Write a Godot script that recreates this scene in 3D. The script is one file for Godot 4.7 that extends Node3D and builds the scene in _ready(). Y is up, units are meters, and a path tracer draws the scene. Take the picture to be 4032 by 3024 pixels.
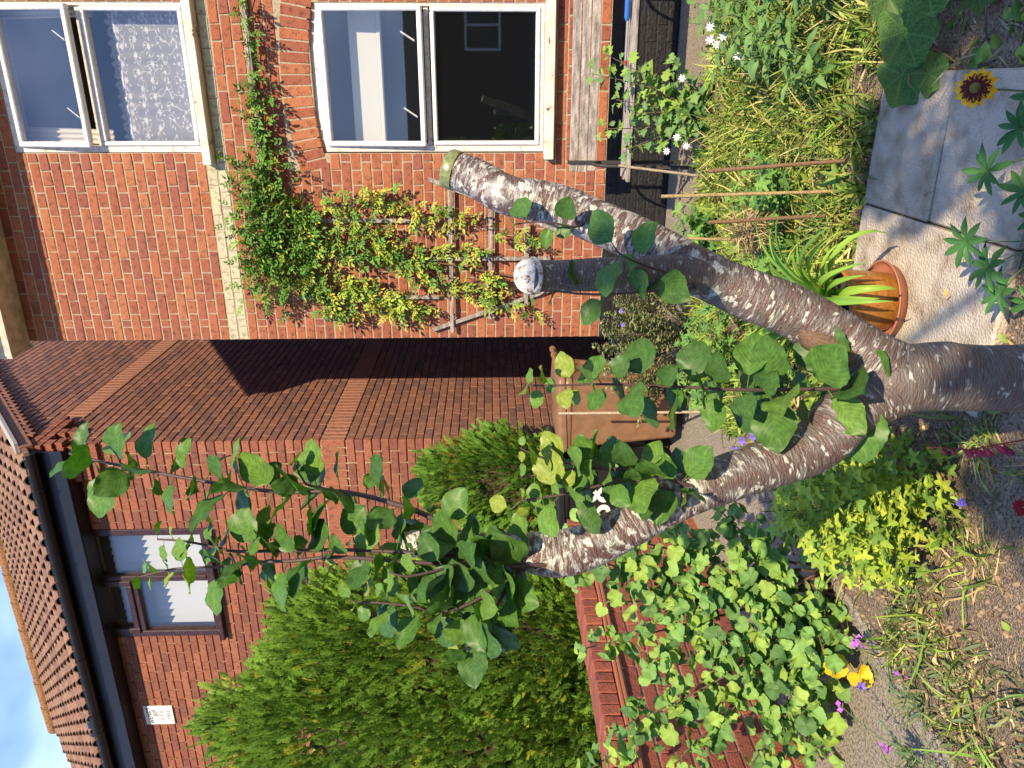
extends Node3D
# An upright view of two brick houses behind a cottage garden, taken with the camera turned on its side.

var rng := RandomNumberGenerator.new()
var mats := {}
var texs := {}
var cam: Camera3D
const CAM := Vector3(1.888, 1.323, 5.864)
const YAW := 0.37178
const PITCH := -0.02524
const ROLL := 0.00992
const SUN := Vector3(0.395, 0.625, 0.673)

class MB:
	# collects faces for one mesh; flat faces run clockwise seen from outside
	var v := PackedVector3Array()
	var n := PackedVector3Array()
	var c := PackedColorArray()
	var uv := PackedVector2Array()
	var ix := PackedInt32Array()
	var col := Color(1, 1, 1)

	func add(p: Vector3, nor: Vector3, t := Vector2.ZERO) -> int:
		v.append(p); n.append(nor); c.append(col); uv.append(t)
		return v.size() - 1

	func tri(a: Vector3, b: Vector3, d: Vector3) -> void:
		var nor := (d - a).cross(b - a).normalized()
		var i := add(a, nor, Vector2(0, 0)); add(b, nor, Vector2(1, 0)); add(d, nor, Vector2(1, 1))
		ix.append_array(PackedInt32Array([i, i + 1, i + 2]))

	func quad(a: Vector3, b: Vector3, d: Vector3, e: Vector3) -> void:
		var nor := (d - a).cross(b - a).normalized()
		var i := add(a, nor, Vector2(0, 1)); add(b, nor, Vector2(1, 1)); add(d, nor, Vector2(1, 0)); add(e, nor, Vector2(0, 0))
		ix.append_array(PackedInt32Array([i, i + 1, i + 2, i, i + 2, i + 3]))

	func out_quad(a: Vector3, b: Vector3, d: Vector3, e: Vector3, inside: Vector3) -> void:
		if (d - a).cross(b - a).dot((a + d) * 0.5 - inside) >= 0.0: quad(a, b, d, e)
		else: quad(e, d, b, a)

	func out_tri(a: Vector3, b: Vector3, d: Vector3, inside: Vector3) -> void:
		if (d - a).cross(b - a).dot((a + b + d) / 3.0 - inside) >= 0.0: tri(a, b, d)
		else: tri(d, b, a)

	# a box with chamfered edges; t places its centre
	func box(t: Transform3D, size: Vector3, bev := 0.0, jit := 0.0, r: RandomNumberGenerator = null) -> void:
		var h := size * 0.5
		var b := minf(bev, minf(h.x, minf(h.y, h.z)) * 0.9)
		var o := t.origin
		var q := func(x: float, y: float, z: float) -> Vector3: return t * Vector3(x, y, z)
		if b <= 0.0:
			for ax in 3:
				for s: float in [-1.0, 1.0]:
					var p: Array[Vector3] = []
					for k in [[-1, -1], [1, -1], [1, 1], [-1, 1]]:
						var w := Vector3.ZERO
						w[ax] = s * h[ax]; w[(ax + 1) % 3] = k[0] * h[(ax + 1) % 3]; w[(ax + 2) % 3] = k[1] * h[(ax + 2) % 3]
						p.append(t * w)
					out_quad(p[0], p[1], p[2], p[3], o)
			return
		# corner points: for each of the 8 corners three points
		var P := {}
		for sx in [-1, 1]:
			for sy in [-1, 1]:
				for sz in [-1, 1]:
					var e := Vector3.ZERO
					if r: e = Vector3(r.randf_range(-jit, jit), r.randf_range(-jit, jit), r.randf_range(-jit, jit))
					for ax in 3:
						var w := Vector3(sx * (h.x - b), sy * (h.y - b), sz * (h.z - b)) + e
						w[ax] += [sx, sy, sz][ax] * b
						P[[sx, sy, sz, ax]] = t * w
		for ax in 3:
			var u := (ax + 1) % 3
			var w := (ax + 2) % 3
			for s in [-1, 1]:
				var k := []
				for d in [[-1, -1], [1, -1], [1, 1], [-1, 1]]:
					var id := [0, 0, 0, ax]
					id[ax] = s; id[u] = d[0]; id[w] = d[1]
					k.append(P[id])
				out_quad(k[0], k[1], k[2], k[3], o)
			for su in [-1, 1]:
				for sw in [-1, 1]:
					var a := [0, 0, 0, u]; a[ax] = -1; a[u] = su; a[w] = sw
					var d := a.duplicate(); d[ax] = 1
					var e := d.duplicate(); e[3] = w
					var f := a.duplicate(); f[3] = w
					out_quad(P[a], P[d], P[e], P[f], o)
		for sx in [-1, 1]:
			for sy in [-1, 1]:
				for sz in [-1, 1]:
					out_tri(P[[sx, sy, sz, 0]], P[[sx, sy, sz, 1]], P[[sx, sy, sz, 2]], o)

	func slab(lo: Vector3, hi: Vector3, bev := 0.0) -> void:
		box(Transform3D(Basis(), (lo + hi) * 0.5), hi - lo, bev)

	func beam(a: Vector3, b: Vector3, w: float, h: float, up := Vector3.UP, bev := 0.0) -> void:
		var z := (b - a).normalized()
		var x := up.cross(z).normalized()
		var y := z.cross(x)
		box(Transform3D(Basis(x, y, z), (a + b) * 0.5), Vector3(w, h, a.distance_to(b)), bev)

	# rows of points joined into a smooth sheet
	func sheet(rows: Array, closed := false, uvs := true, flip := false, uscale := 1.0, vscale := 1.0) -> void:
		var nr := rows.size()
		var nc: int = rows[0].size()
		var base := v.size()
		for i in nr:
			for j in nc:
				add(rows[i][j], Vector3.ZERO, Vector2(float(j) / maxf(1, nc - 1) * uscale, float(i) / maxf(1, nr - 1) * vscale) if uvs else Vector2.ZERO)
		for i in nr - 1:
			for j in nc - 1:
				var a := base + i * nc + j
				var q := [a, a + 1, a + nc + 1, a + nc] if not flip else [a, a + nc, a + nc + 1, a + 1]
				ix.append_array(PackedInt32Array([q[0], q[1], q[2], q[0], q[2], q[3]]))
				for k in [[0, 1, 2], [0, 2, 3]]:
					var A: int = q[k[0]]
					var B: int = q[k[1]]
					var D: int = q[k[2]]
					var f := (v[D] - v[A]).cross(v[B] - v[A])
					n[A] += f; n[B] += f; n[D] += f
		for i in nr:
			if closed:
				var a := base + i * nc
				var s := n[a] + n[a + nc - 1]
				n[a] = s; n[a + nc - 1] = s
		for k in range(base, v.size()):
			n[k] = n[k].normalized() if n[k].length() > 1e-12 else Vector3.UP

	# a tube along points with radii; bump(angle, distance) changes the radius
	func tube(pts: Array, rad: Array, sides := 8, cap0 := true, cap1 := true, bump: Variant = null, vper := 1.0) -> void:
		var rows := []
		var t0: Vector3 = (pts[1] - pts[0]).normalized()
		var x := (Vector3(0.31, 0.2, 0.93) if absf(t0.dot(Vector3(0.31, 0.2, 0.93).normalized())) < 0.9 else Vector3.RIGHT)
		x = (x - t0 * x.dot(t0)).normalized()
		var dist := 0.0
		var ds := []
		for i in pts.size():
			var t: Vector3 = (pts[mini(i + 1, pts.size() - 1)] - pts[maxi(i - 1, 0)]).normalized()
			x = (x - t * x.dot(t)).normalized()
			var y := t.cross(x)
			if i > 0: dist += pts[i].distance_to(pts[i - 1])
			ds.append(dist)
			var row := PackedVector3Array()
			for j in sides + 1:
				var a := TAU * float(j % sides) / sides
				var r: float = rad[i]
				if bump != null: r = bump.call(a, dist, r)
				row.append(pts[i] + (x * cos(a) + y * sin(a)) * r)
			rows.append(row)
		var b0 := v.size()
		sheet(rows, true)
		for i in pts.size():
			for j in sides + 1:
				uv[b0 + i * (sides + 1) + j] = Vector2(float(j) / sides, ds[i] / vper)
		for e in 2:
			if (cap0 if e == 0 else cap1):
				var k := 0 if e == 0 else pts.size() - 1
				var cen: Vector3 = pts[k]
				var nb: Vector3 = pts[1] if e == 0 else pts[k - 1]
				for j in sides: out_tri(cen, rows[k][j], rows[k][j + 1], nb)

	func stamp(m: MB, t: Transform3D, tint := Color(1, 1, 1)) -> void:
		var b := v.size()
		var nb := t.basis.orthonormalized()
		for i in m.v.size():
			v.append(t * m.v[i]); n.append(nb * m.n[i]); c.append(m.c[i] * tint); uv.append(m.uv[i])
		for i in m.ix: ix.append(b + i)

	func mesh() -> ArrayMesh:
		var a := []
		a.resize(Mesh.ARRAY_MAX)
		a[Mesh.ARRAY_VERTEX] = v; a[Mesh.ARRAY_NORMAL] = n; a[Mesh.ARRAY_COLOR] = c; a[Mesh.ARRAY_TEX_UV] = uv; a[Mesh.ARRAY_INDEX] = ix
		var am := ArrayMesh.new()
		am.add_surface_from_arrays(Mesh.PRIMITIVE_TRIANGLES, a)
		return am

func rf(a: float, b: float) -> float: return rng.randf_range(a, b)
func lin(r: float, g: float, b: float) -> Color: return Color(r, g, b).linear_to_srgb()

# a mesh node named after what it is
func obj(called: String, m: Variant, mat: Material, parent: Node = self) -> MeshInstance3D:
	var o := MeshInstance3D.new()
	o.name = called
	o.mesh = m.mesh() if m is MB else m
	o.material_override = mat
	parent.add_child(o, true)
	return o

func thing(called: String, label: String, category: String, at := Vector3.ZERO, group := "") -> Node3D:
	var o := Node3D.new()
	o.name = called
	add_child(o, true)
	o.position = at
	return tag(o, label, category, group)

func tag(o: Node3D, label: String, category: String, group := "") -> Node3D:
	o.set_meta("label", label)
	o.set_meta("category", category)
	if group: o.set_meta("group", group)
	return o

func stuff(o: Node3D) -> Node3D:
	o.set_meta("kind", "stuff")
	return o

func multi(called: String, m: Mesh, xf: Array, cols: Array, mat: Material, parent: Node = self) -> MultiMeshInstance3D:
	var mm := MultiMesh.new()
	mm.transform_format = MultiMesh.TRANSFORM_3D
	mm.use_colors = true
	mm.mesh = m
	mm.instance_count = xf.size()
	for i in xf.size():
		mm.set_instance_transform(i, xf[i])
		mm.set_instance_color(i, cols[i])
	var o := MultiMeshInstance3D.new()
	o.name = called
	o.multimesh = mm
	o.material_override = mat
	parent.add_child(o, true)
	o.set_meta("kind", "stuff")
	return o

# noise picture whose grey runs through the given colours
func ntex(key: String, seed_: int, freq: float, oct: int, cols: Array, offs: Array, size := 512, kind := FastNoiseLite.TYPE_SIMPLEX_SMOOTH, warp := 0.0, normal := 0.0) -> NoiseTexture2D:
	if texs.has(key): return texs[key]
	var f := FastNoiseLite.new()
	f.seed = seed_; f.frequency = freq; f.noise_type = kind
	f.fractal_octaves = oct; f.fractal_gain = 0.55
	if warp > 0.0:
		f.domain_warp_enabled = true; f.domain_warp_amplitude = warp; f.domain_warp_frequency = freq
	var t := NoiseTexture2D.new()
	t.width = size; t.height = size; t.seamless = true; t.noise = f
	if normal > 0.0:
		t.as_normal_map = true; t.bump_strength = normal
	elif cols.size():
		var g := Gradient.new()
		g.offsets = PackedFloat32Array(offs); g.colors = PackedColorArray(cols)
		t.color_ramp = g
	texs[key] = t
	return t

func grey(x: float) -> Color: return Color(x, x, x)

# a rough material whose tone varies with a world-placed noise picture
func rough(key: String, c: Color, r := 0.9, tex: Texture2D = null, scale := 1.0, bump: Texture2D = null, bscale := 0.0, vcol := false) -> StandardMaterial3D:
	if mats.has(key): return mats[key]
	var m := StandardMaterial3D.new()
	m.resource_name = key
	m.albedo_color = c
	m.roughness = r
	if tex or bump:
		m.uv1_triplanar = true; m.uv1_world_triplanar = true
		m.uv1_scale = Vector3.ONE * scale
	if tex: m.albedo_texture = tex
	if bump:
		m.heightmap_enabled = true; m.heightmap_texture = bump; m.heightmap_scale = bscale
	m.vertex_color_use_as_albedo = vcol
	mats[key] = m
	return m

func leafmat(key: String, c: Color, back: Color, r := 0.5, tex: Texture2D = null) -> StandardMaterial3D:
	if mats.has(key): return mats[key]
	var m := StandardMaterial3D.new()
	m.resource_name = key
	m.albedo_color = c
	m.roughness = r
	m.metallic_specular = 0.35
	m.backlight_enabled = true
	m.backlight = back
	if tex: m.albedo_texture = tex
	m.vertex_color_use_as_albedo = true
	m.cull_mode = BaseMaterial3D.CULL_DISABLED
	mats[key] = m
	return m

# where a point falls in the frame; only used to rank which pieces show largest
func in_frame(p: Vector3) -> float:
	var d := cam.global_transform.affine_inverse() * p
	if d.z > -0.3: return 0.0
	var x := absf(d.x / -d.z)
	var y := absf(d.y / -d.z)
	return (1.0 if x < 0.68 and y < 0.51 else 0.02) / (d.z * d.z)

func look_basis(z: Vector3, up := Vector3.UP) -> Basis:
	# basis whose y axis runs along z and whose z axis leans towards up
	var y := z.normalized()
	var w := up - y * up.dot(y)
	if w.length() < 1e-3: w = Vector3.RIGHT - y * y.x
	w = w.normalized()
	return Basis(y.cross(w), y, w)

func smooth_line(p: Array, step: float) -> Array:
	# resamples points (Vector4: place and radius) along a Catmull-Rom curve; returns [places, radii]
	var q := []
	var r := []
	for i in p.size() - 1:
		var a: Vector4 = p[maxi(i - 1, 0)]
		var b: Vector4 = p[i]
		var d: Vector4 = p[i + 1]
		var e: Vector4 = p[mini(i + 2, p.size() - 1)]
		var k := maxi(1, int(ceil(Vector3(b.x, b.y, b.z).distance_to(Vector3(d.x, d.y, d.z)) / step)))
		for j in k:
			var t := float(j) / k
			var w := 0.5 * (2.0 * b + (d - a) * t + (2.0 * a - 5.0 * b + 4.0 * d - e) * t * t + (3.0 * b - a - 3.0 * d + e) * t * t * t)
			q.append(Vector3(w.x, w.y, w.z)); r.append(w.w)
	var l: Vector4 = p[-1]
	q.append(Vector3(l.x, l.y, l.z)); r.append(l.w)
	return [q, r]

func v4(p: Vector3, r: float) -> Vector4: return Vector4(p.x, p.y, p.z, r)

# ---------- bricks ----------
var brick_meshes := {}
func brick_shape(kind: String, k: int) -> ArrayMesh:
	# unit bricks, face at z = 0, made in a few worn variants; x runs along the course
	var key := kind + str(k)
	if brick_meshes.has(key): return brick_meshes[key]
	var size: Vector3 = {"stretcher": Vector3(0.2075, 0.066, 0.05), "header": Vector3(0.1015, 0.066, 0.05), "soldier": Vector3(0.0645, 0.206, 0.05), "coping": Vector3(0.0645, 0.098, 0.24)}[kind]
	var m := MB.new()
	m.box(Transform3D(Basis(), Vector3(0, 0, -size.z * 0.5)), size, 0.004, 0.0026, rng)
	brick_meshes[key] = m.mesh()
	return brick_meshes[key]

# lays bricks [place, basis, kind, stretch, tone] on a wall: the nearest as parts, the rest joined
func lay(list: Array, parent: Node3D, tones: Array, key: String, most := 280, called := "brick") -> void:
	list.sort_custom(func(a, b): return a[5] > b[5])
	var rest := {}
	var mm: Array[StandardMaterial3D] = []
	var gt := ntex("brick_tone", 11, 0.012, 5, [grey(0.7), grey(0.93), grey(1.0), grey(0.9)], [0.1, 0.35, 0.7, 1.0])
	var gb := ntex("brick_bump", 12, 0.05, 4, [], [], 512)
	for i in tones.size(): mm.append(rough(key + str(i), tones[i].linear_to_srgb(), 0.93, gt, 2.6, gb, 0.35))
	for i in list.size():
		var b: Array = list[i]
		var t := Transform3D(b[1].scaled_local(Vector3(b[3], 1, 1)), b[0])
		if i < most:
			var o := obj(called, brick_shape(b[2], i % 5), mm[b[4]], parent)
			o.transform = t
		else:
			if not rest.has(b[2]): rest[b[2]] = [[], []]
			rest[b[2]][0].append(t); rest[b[2]][1].append(tones[b[4]])
	var all := rough(key + "_all", Color.WHITE, 0.93, gt, 2.6, gb, 0.35, true)
	for k: String in rest: multi("bricks" if called == "brick" else called + "s", brick_shape(k, 0), rest[k][0], rest[k][1], all, parent)

func brick(place: Vector3, basis: Basis, kind: String, stretch: float, tone: int) -> Array:
	return [place, basis, kind, stretch, tone, in_frame(place)]

# cuts a run [a, b] by the openings of the course between y0 and y1
func clear_runs(a: float, b: float, y0: float, y1: float, holes: Array) -> Array:
	var runs := [[a, b]]
	for h: Rect2 in holes:
		if y1 <= h.position.y + 0.01 or y0 >= h.end.y - 0.01: continue
		var nxt := []
		for r in runs:
			if r[1] <= h.position.x or r[0] >= h.end.x: nxt.append(r); continue
			if r[0] < h.position.x - 0.01: nxt.append([r[0], h.position.x])
			if r[1] > h.end.x + 0.01: nxt.append([h.end.x, r[1]])
		runs = nxt
	return runs

# the mortar body of a wall in the plane z = 0 of a basis, with rectangular openings
func wall_body(x0: float, x1: float, y0: float, y1: float, back: float, front: float, holes: Array) -> MB:
	var m := MB.new()
	var ys := [y0, y1]
	for h: Rect2 in holes: ys.append_array([clampf(h.position.y, y0, y1), clampf(h.end.y, y0, y1)])
	ys.sort()
	for i in ys.size() - 1:
		if ys[i + 1] - ys[i] < 0.001: continue
		for r in clear_runs(x0, x1, ys[i] + 0.011, ys[i + 1] - 0.011, holes): m.slab(Vector3(r[0], ys[i], back), Vector3(r[1], ys[i + 1], front))
	return m

const RED := [Vector3(0.38, 0.128, 0.06), Vector3(0.335, 0.108, 0.055), Vector3(0.30, 0.098, 0.054), Vector3(0.40, 0.15, 0.07), Vector3(0.29, 0.094, 0.06)]
const RUST := [Vector3(0.27, 0.094, 0.052), Vector3(0.31, 0.108, 0.057), Vector3(0.24, 0.084, 0.05), Vector3(0.215, 0.078, 0.05), Vector3(0.33, 0.12, 0.064)]
const BURNT := [Vector3(0.28, 0.125, 0.083), Vector3(0.225, 0.105, 0.074), Vector3(0.19, 0.093, 0.07), Vector3(0.25, 0.118, 0.08), Vector3(0.31, 0.14, 0.088)]
func cols(a: Array) -> Array:
	var r := []
	for x: Vector3 in a: r.append(Color(x.x, x.y, x.z))
	return r

func pane_mat(a := 0.012) -> StandardMaterial3D:
	var key := "glass" + str(a)
	if mats.has(key): return mats[key]
	var m := StandardMaterial3D.new()
	m.resource_name = "window_glass"
	m.transparency = BaseMaterial3D.TRANSPARENCY_ALPHA
	m.albedo_color = Color(0.3, 0.35, 0.36, a)
	m.roughness = 0.015
	m.metallic_specular = 0.75
	mats[key] = m
	return m

# a rectangular frame: four mitred-looking bars round a w x h opening, lower left at the origin
func frame_bars(m: MB, x0: float, y0: float, x1: float, y1: float, w: float, z0: float, z1: float, bev := 0.004) -> void:
	m.slab(Vector3(x0, y0, z0), Vector3(x0 + w, y1, z1), bev)
	m.slab(Vector3(x1 - w, y0, z0), Vector3(x1, y1, z1), bev)
	m.slab(Vector3(x0 + w, y0, z0 + 0.001), Vector3(x1 - w, y0 + w, z1 - 0.001), bev)
	m.slab(Vector3(x0 + w, y1 - w, z0 + 0.001), Vector3(x1 - w, y1, z1 - 0.001), bev)

# bare glass sheets, as double glazing has them
func glass(m: MB, x0: float, y0: float, x1: float, y1: float, z: float) -> void:
	for q: float in [0.0, 0.004, 0.018, 0.022]:
		m.quad(Vector3(x0, y1, z - q), Vector3(x1, y1, z - q), Vector3(x1, y0, z - q), Vector3(x0, y0, z - q))

func house_right() -> void:
	var H := thing("brick_house", "orange-red brick house with white framed windows and black painted base", "house")
	var mortar := rough("mortar", lin(0.47, 0.405, 0.285), 0.97, ntex("mortar_tone", 21, 0.03, 4, [grey(0.72), grey(0.95), grey(1.0)], [0.0, 0.5, 1.0]), 3.0, ntex("grit", 22, 0.16, 3, [], []), 0.3)
	var up := Rect2(1.425, 3.389, 0.985, 1.36)
	var lowr := Rect2(1.42, 0.935, 0.99, 1.64)
	var holes := [up, lowr]
	var wall := obj("wall", wall_body(0.004, 5.2, 0.0, 5.02, -0.24, -0.0045, holes), mortar, H)
	# side wall along the alley
	var sb := MB.new()
	sb.slab(Vector3(0.004, 0.0, -6.0), Vector3(0.22, 5.0, -0.24))
	sb.slab(Vector3(0.22, 0.0, -6.0), Vector3(5.2, 5.0, -5.8))
	sb.slab(Vector3(5.0, 0.0, -5.8), Vector3(5.2, 5.0, -0.24))
	sb.slab(Vector3(0.22, 2.75, -5.8), Vector3(5.0, 2.95, -0.24))
	sb.slab(Vector3(0.22, 0.02, -5.8), Vector3(5.0, 0.1, -0.24))
	sb.slab(Vector3(0.22, 4.85, -5.8), Vector3(5.0, 5.0, -0.24))
	obj("side_wall", sb, rough("alley_side", lin(0.3, 0.1, 0.05), 0.95), wall)
	# courses in Flemish bond
	var list := []
	var arch_c := Vector2(1.915, 2.57 - 2.39)      # centre of the arch over the lower window
	for i in range(-0, 60):
		var y := 0.47 + 0.075 * i + 0.0375
		if y > 4.98: break
		var yellow := i == 37 or i == 38
		var odd := i % 2 == 0
		var x := 0.0
		var units := []
		if odd: units = [0.216]
		else: units = [0.109, 0.058]
		var stretch_next := odd == false
		while x < 3.35:
			var L: float
			if units.size(): L = units.pop_front()
			else:
				L = 0.216 if stretch_next else 0.109
				stretch_next = not stretch_next
			if odd and is_equal_approx(x, 0.0): stretch_next = false
			for r in clear_runs(x, x + L, y - 0.036, y + 0.036, holes):
				var w: float = r[1] - r[0] - 0.0095
				if w < 0.02: continue
				var mid: float = (r[0] + r[1]) * 0.5
				if y > 2.4 and y < 2.86 and absf(mid - 1.915) < 0.72:
					# leave room for the arch ring
					var top := arch_c.y + sqrt(maxf(0.0, 2.62 * 2.62 - (mid - arch_c.x) ** 2)) + 0.0
					if absf(mid - 1.915) < 0.545 + (y - 2.5) * 0.2 and y - 0.03 < top and y > 2.46: continue
				var kind := "stretcher" if w > 0.13 else "header"
				var tone := 5 if yellow else rng.randi_range(0, 4)
				if not yellow and rng.randf() < 0.4: tone = rng.randi_range(0, 1)
				list.append(brick(Vector3(mid, y + rf(-0.001, 0.001), rf(-0.0012, 0.0012)), Basis(Vector3.BACK, rf(-0.006, 0.006)), kind, w / (0.206 if kind == "stretcher" else 0.1), tone))
			x += L
	# the arch: gauged bricks on end
	for k in range(-8, 9):
		var a := k * 0.0293
		var rad := 2.39 + 0.105 + 0.012
		var p := Vector3(arch_c.x + sin(a) * rad, arch_c.y + cos(a) * rad, rf(-0.001, 0.0015))
		list.append(brick(p, Basis(Vector3.BACK, -a), "soldier", 1.0, rng.randi_range(0, 3)))
	var tones := cols(RED)
	tones.append(Color(0.55, 0.5, 0.33))
	lay(list, H, tones, "red_brick", 300)
	# black painted base, bricks showing through
	var black := rough("black_paint", lin(0.014, 0.014, 0.016), 0.55, ntex("paint_tone", 31, 0.02, 4, [grey(0.7), grey(1.0)], [0.2, 0.8]), 2.0, ntex("paint_bump", 32, 0.03, 4, [], []), 0.3)
	var pb := MB.new()
	pb.slab(Vector3(0.0, 0.0, -0.2), Vector3(5.2, 0.468, 0.004))
	var plinth := obj("plinth", pb, black, H)
	for i in 6:
		var x := 0.0 if i % 2 == 0 else -0.11
		while x < 3.2:
			var L := 0.216
			var a := maxf(x, 0.0)
			var m := MB.new()
			m.box(Transform3D(Basis(Vector3.BACK, rf(-0.008, 0.008)), Vector3((a + x + L) * 0.5, 0.04 + i * 0.075, -0.0075 + rf(0.0, 0.0015))), Vector3(x + L - a - 0.008, 0.069, 0.03), 0.006, 0.001, rng)
			obj("brick", m, black, plinth)
			x += L
	# the eaves: boxed soffit and fascia, cream paint
	var cream := rough("cream_paint", lin(0.62, 0.58, 0.44), 0.5, ntex("cream_tone", 41, 0.01, 4, [grey(0.85), grey(1.0)], [0.2, 0.7]), 1.5)
	var e := MB.new()
	e.slab(Vector3(-0.03, 4.96, 0.0), Vector3(5.3, 4.975, 0.25), 0.002)
	e.slab(Vector3(-0.03, 4.95, 0.25), Vector3(5.3, 5.16, 0.275), 0.003)
	e.slab(Vector3(-0.05, 4.95, -0.02), Vector3(-0.03, 5.16, 0.27), 0.003)
	obj("eaves_box", e, cream, H)
	var g := MB.new()
	var gr := []
	for k in 9:
		var row := PackedVector3Array()
		for q in 2: row.append(Vector3(-0.03 + q * 5.3, 5.13 - sin(PI * k / 8.0) * 0.055, 0.335 - cos(PI * k / 8.0) * 0.055))
		gr.append(row)
	g.sheet(gr); g.sheet(gr, false, true, true)
	obj("gutter", g, rough("white_plastic", lin(0.7, 0.7, 0.68), 0.35), H)
	# roof slope with its verge over the alley
	var roof := MB.new()
	var s := 0.54
	roof.beam(Vector3(2.6, 5.17, 0.30), Vector3(2.6, 5.17 + 3.3 * s, -3.0), 5.34, 0.06)
	roof.beam(Vector3(2.6, 5.17, -6.30), Vector3(2.6, 5.17 + 3.3 * s, -3.0), 5.34, 0.06)
	var gable := [Vector3(0, 4.98, 0.0), Vector3(0, 4.98, -6.0), Vector3(0, 6.7, -3.0)]
	for dx: float in [0.02, 0.2]:
		roof.out_tri(gable[0] + Vector3(dx, 0, 0), gable[1] + Vector3(dx, 0, 0), gable[2] + Vector3(dx, 0, 0), Vector3(0.11, 5, -3))
	obj("roof", roof, rough("slate", lin(0.09, 0.085, 0.09), 0.8), H)
	windows_right(H)

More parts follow.
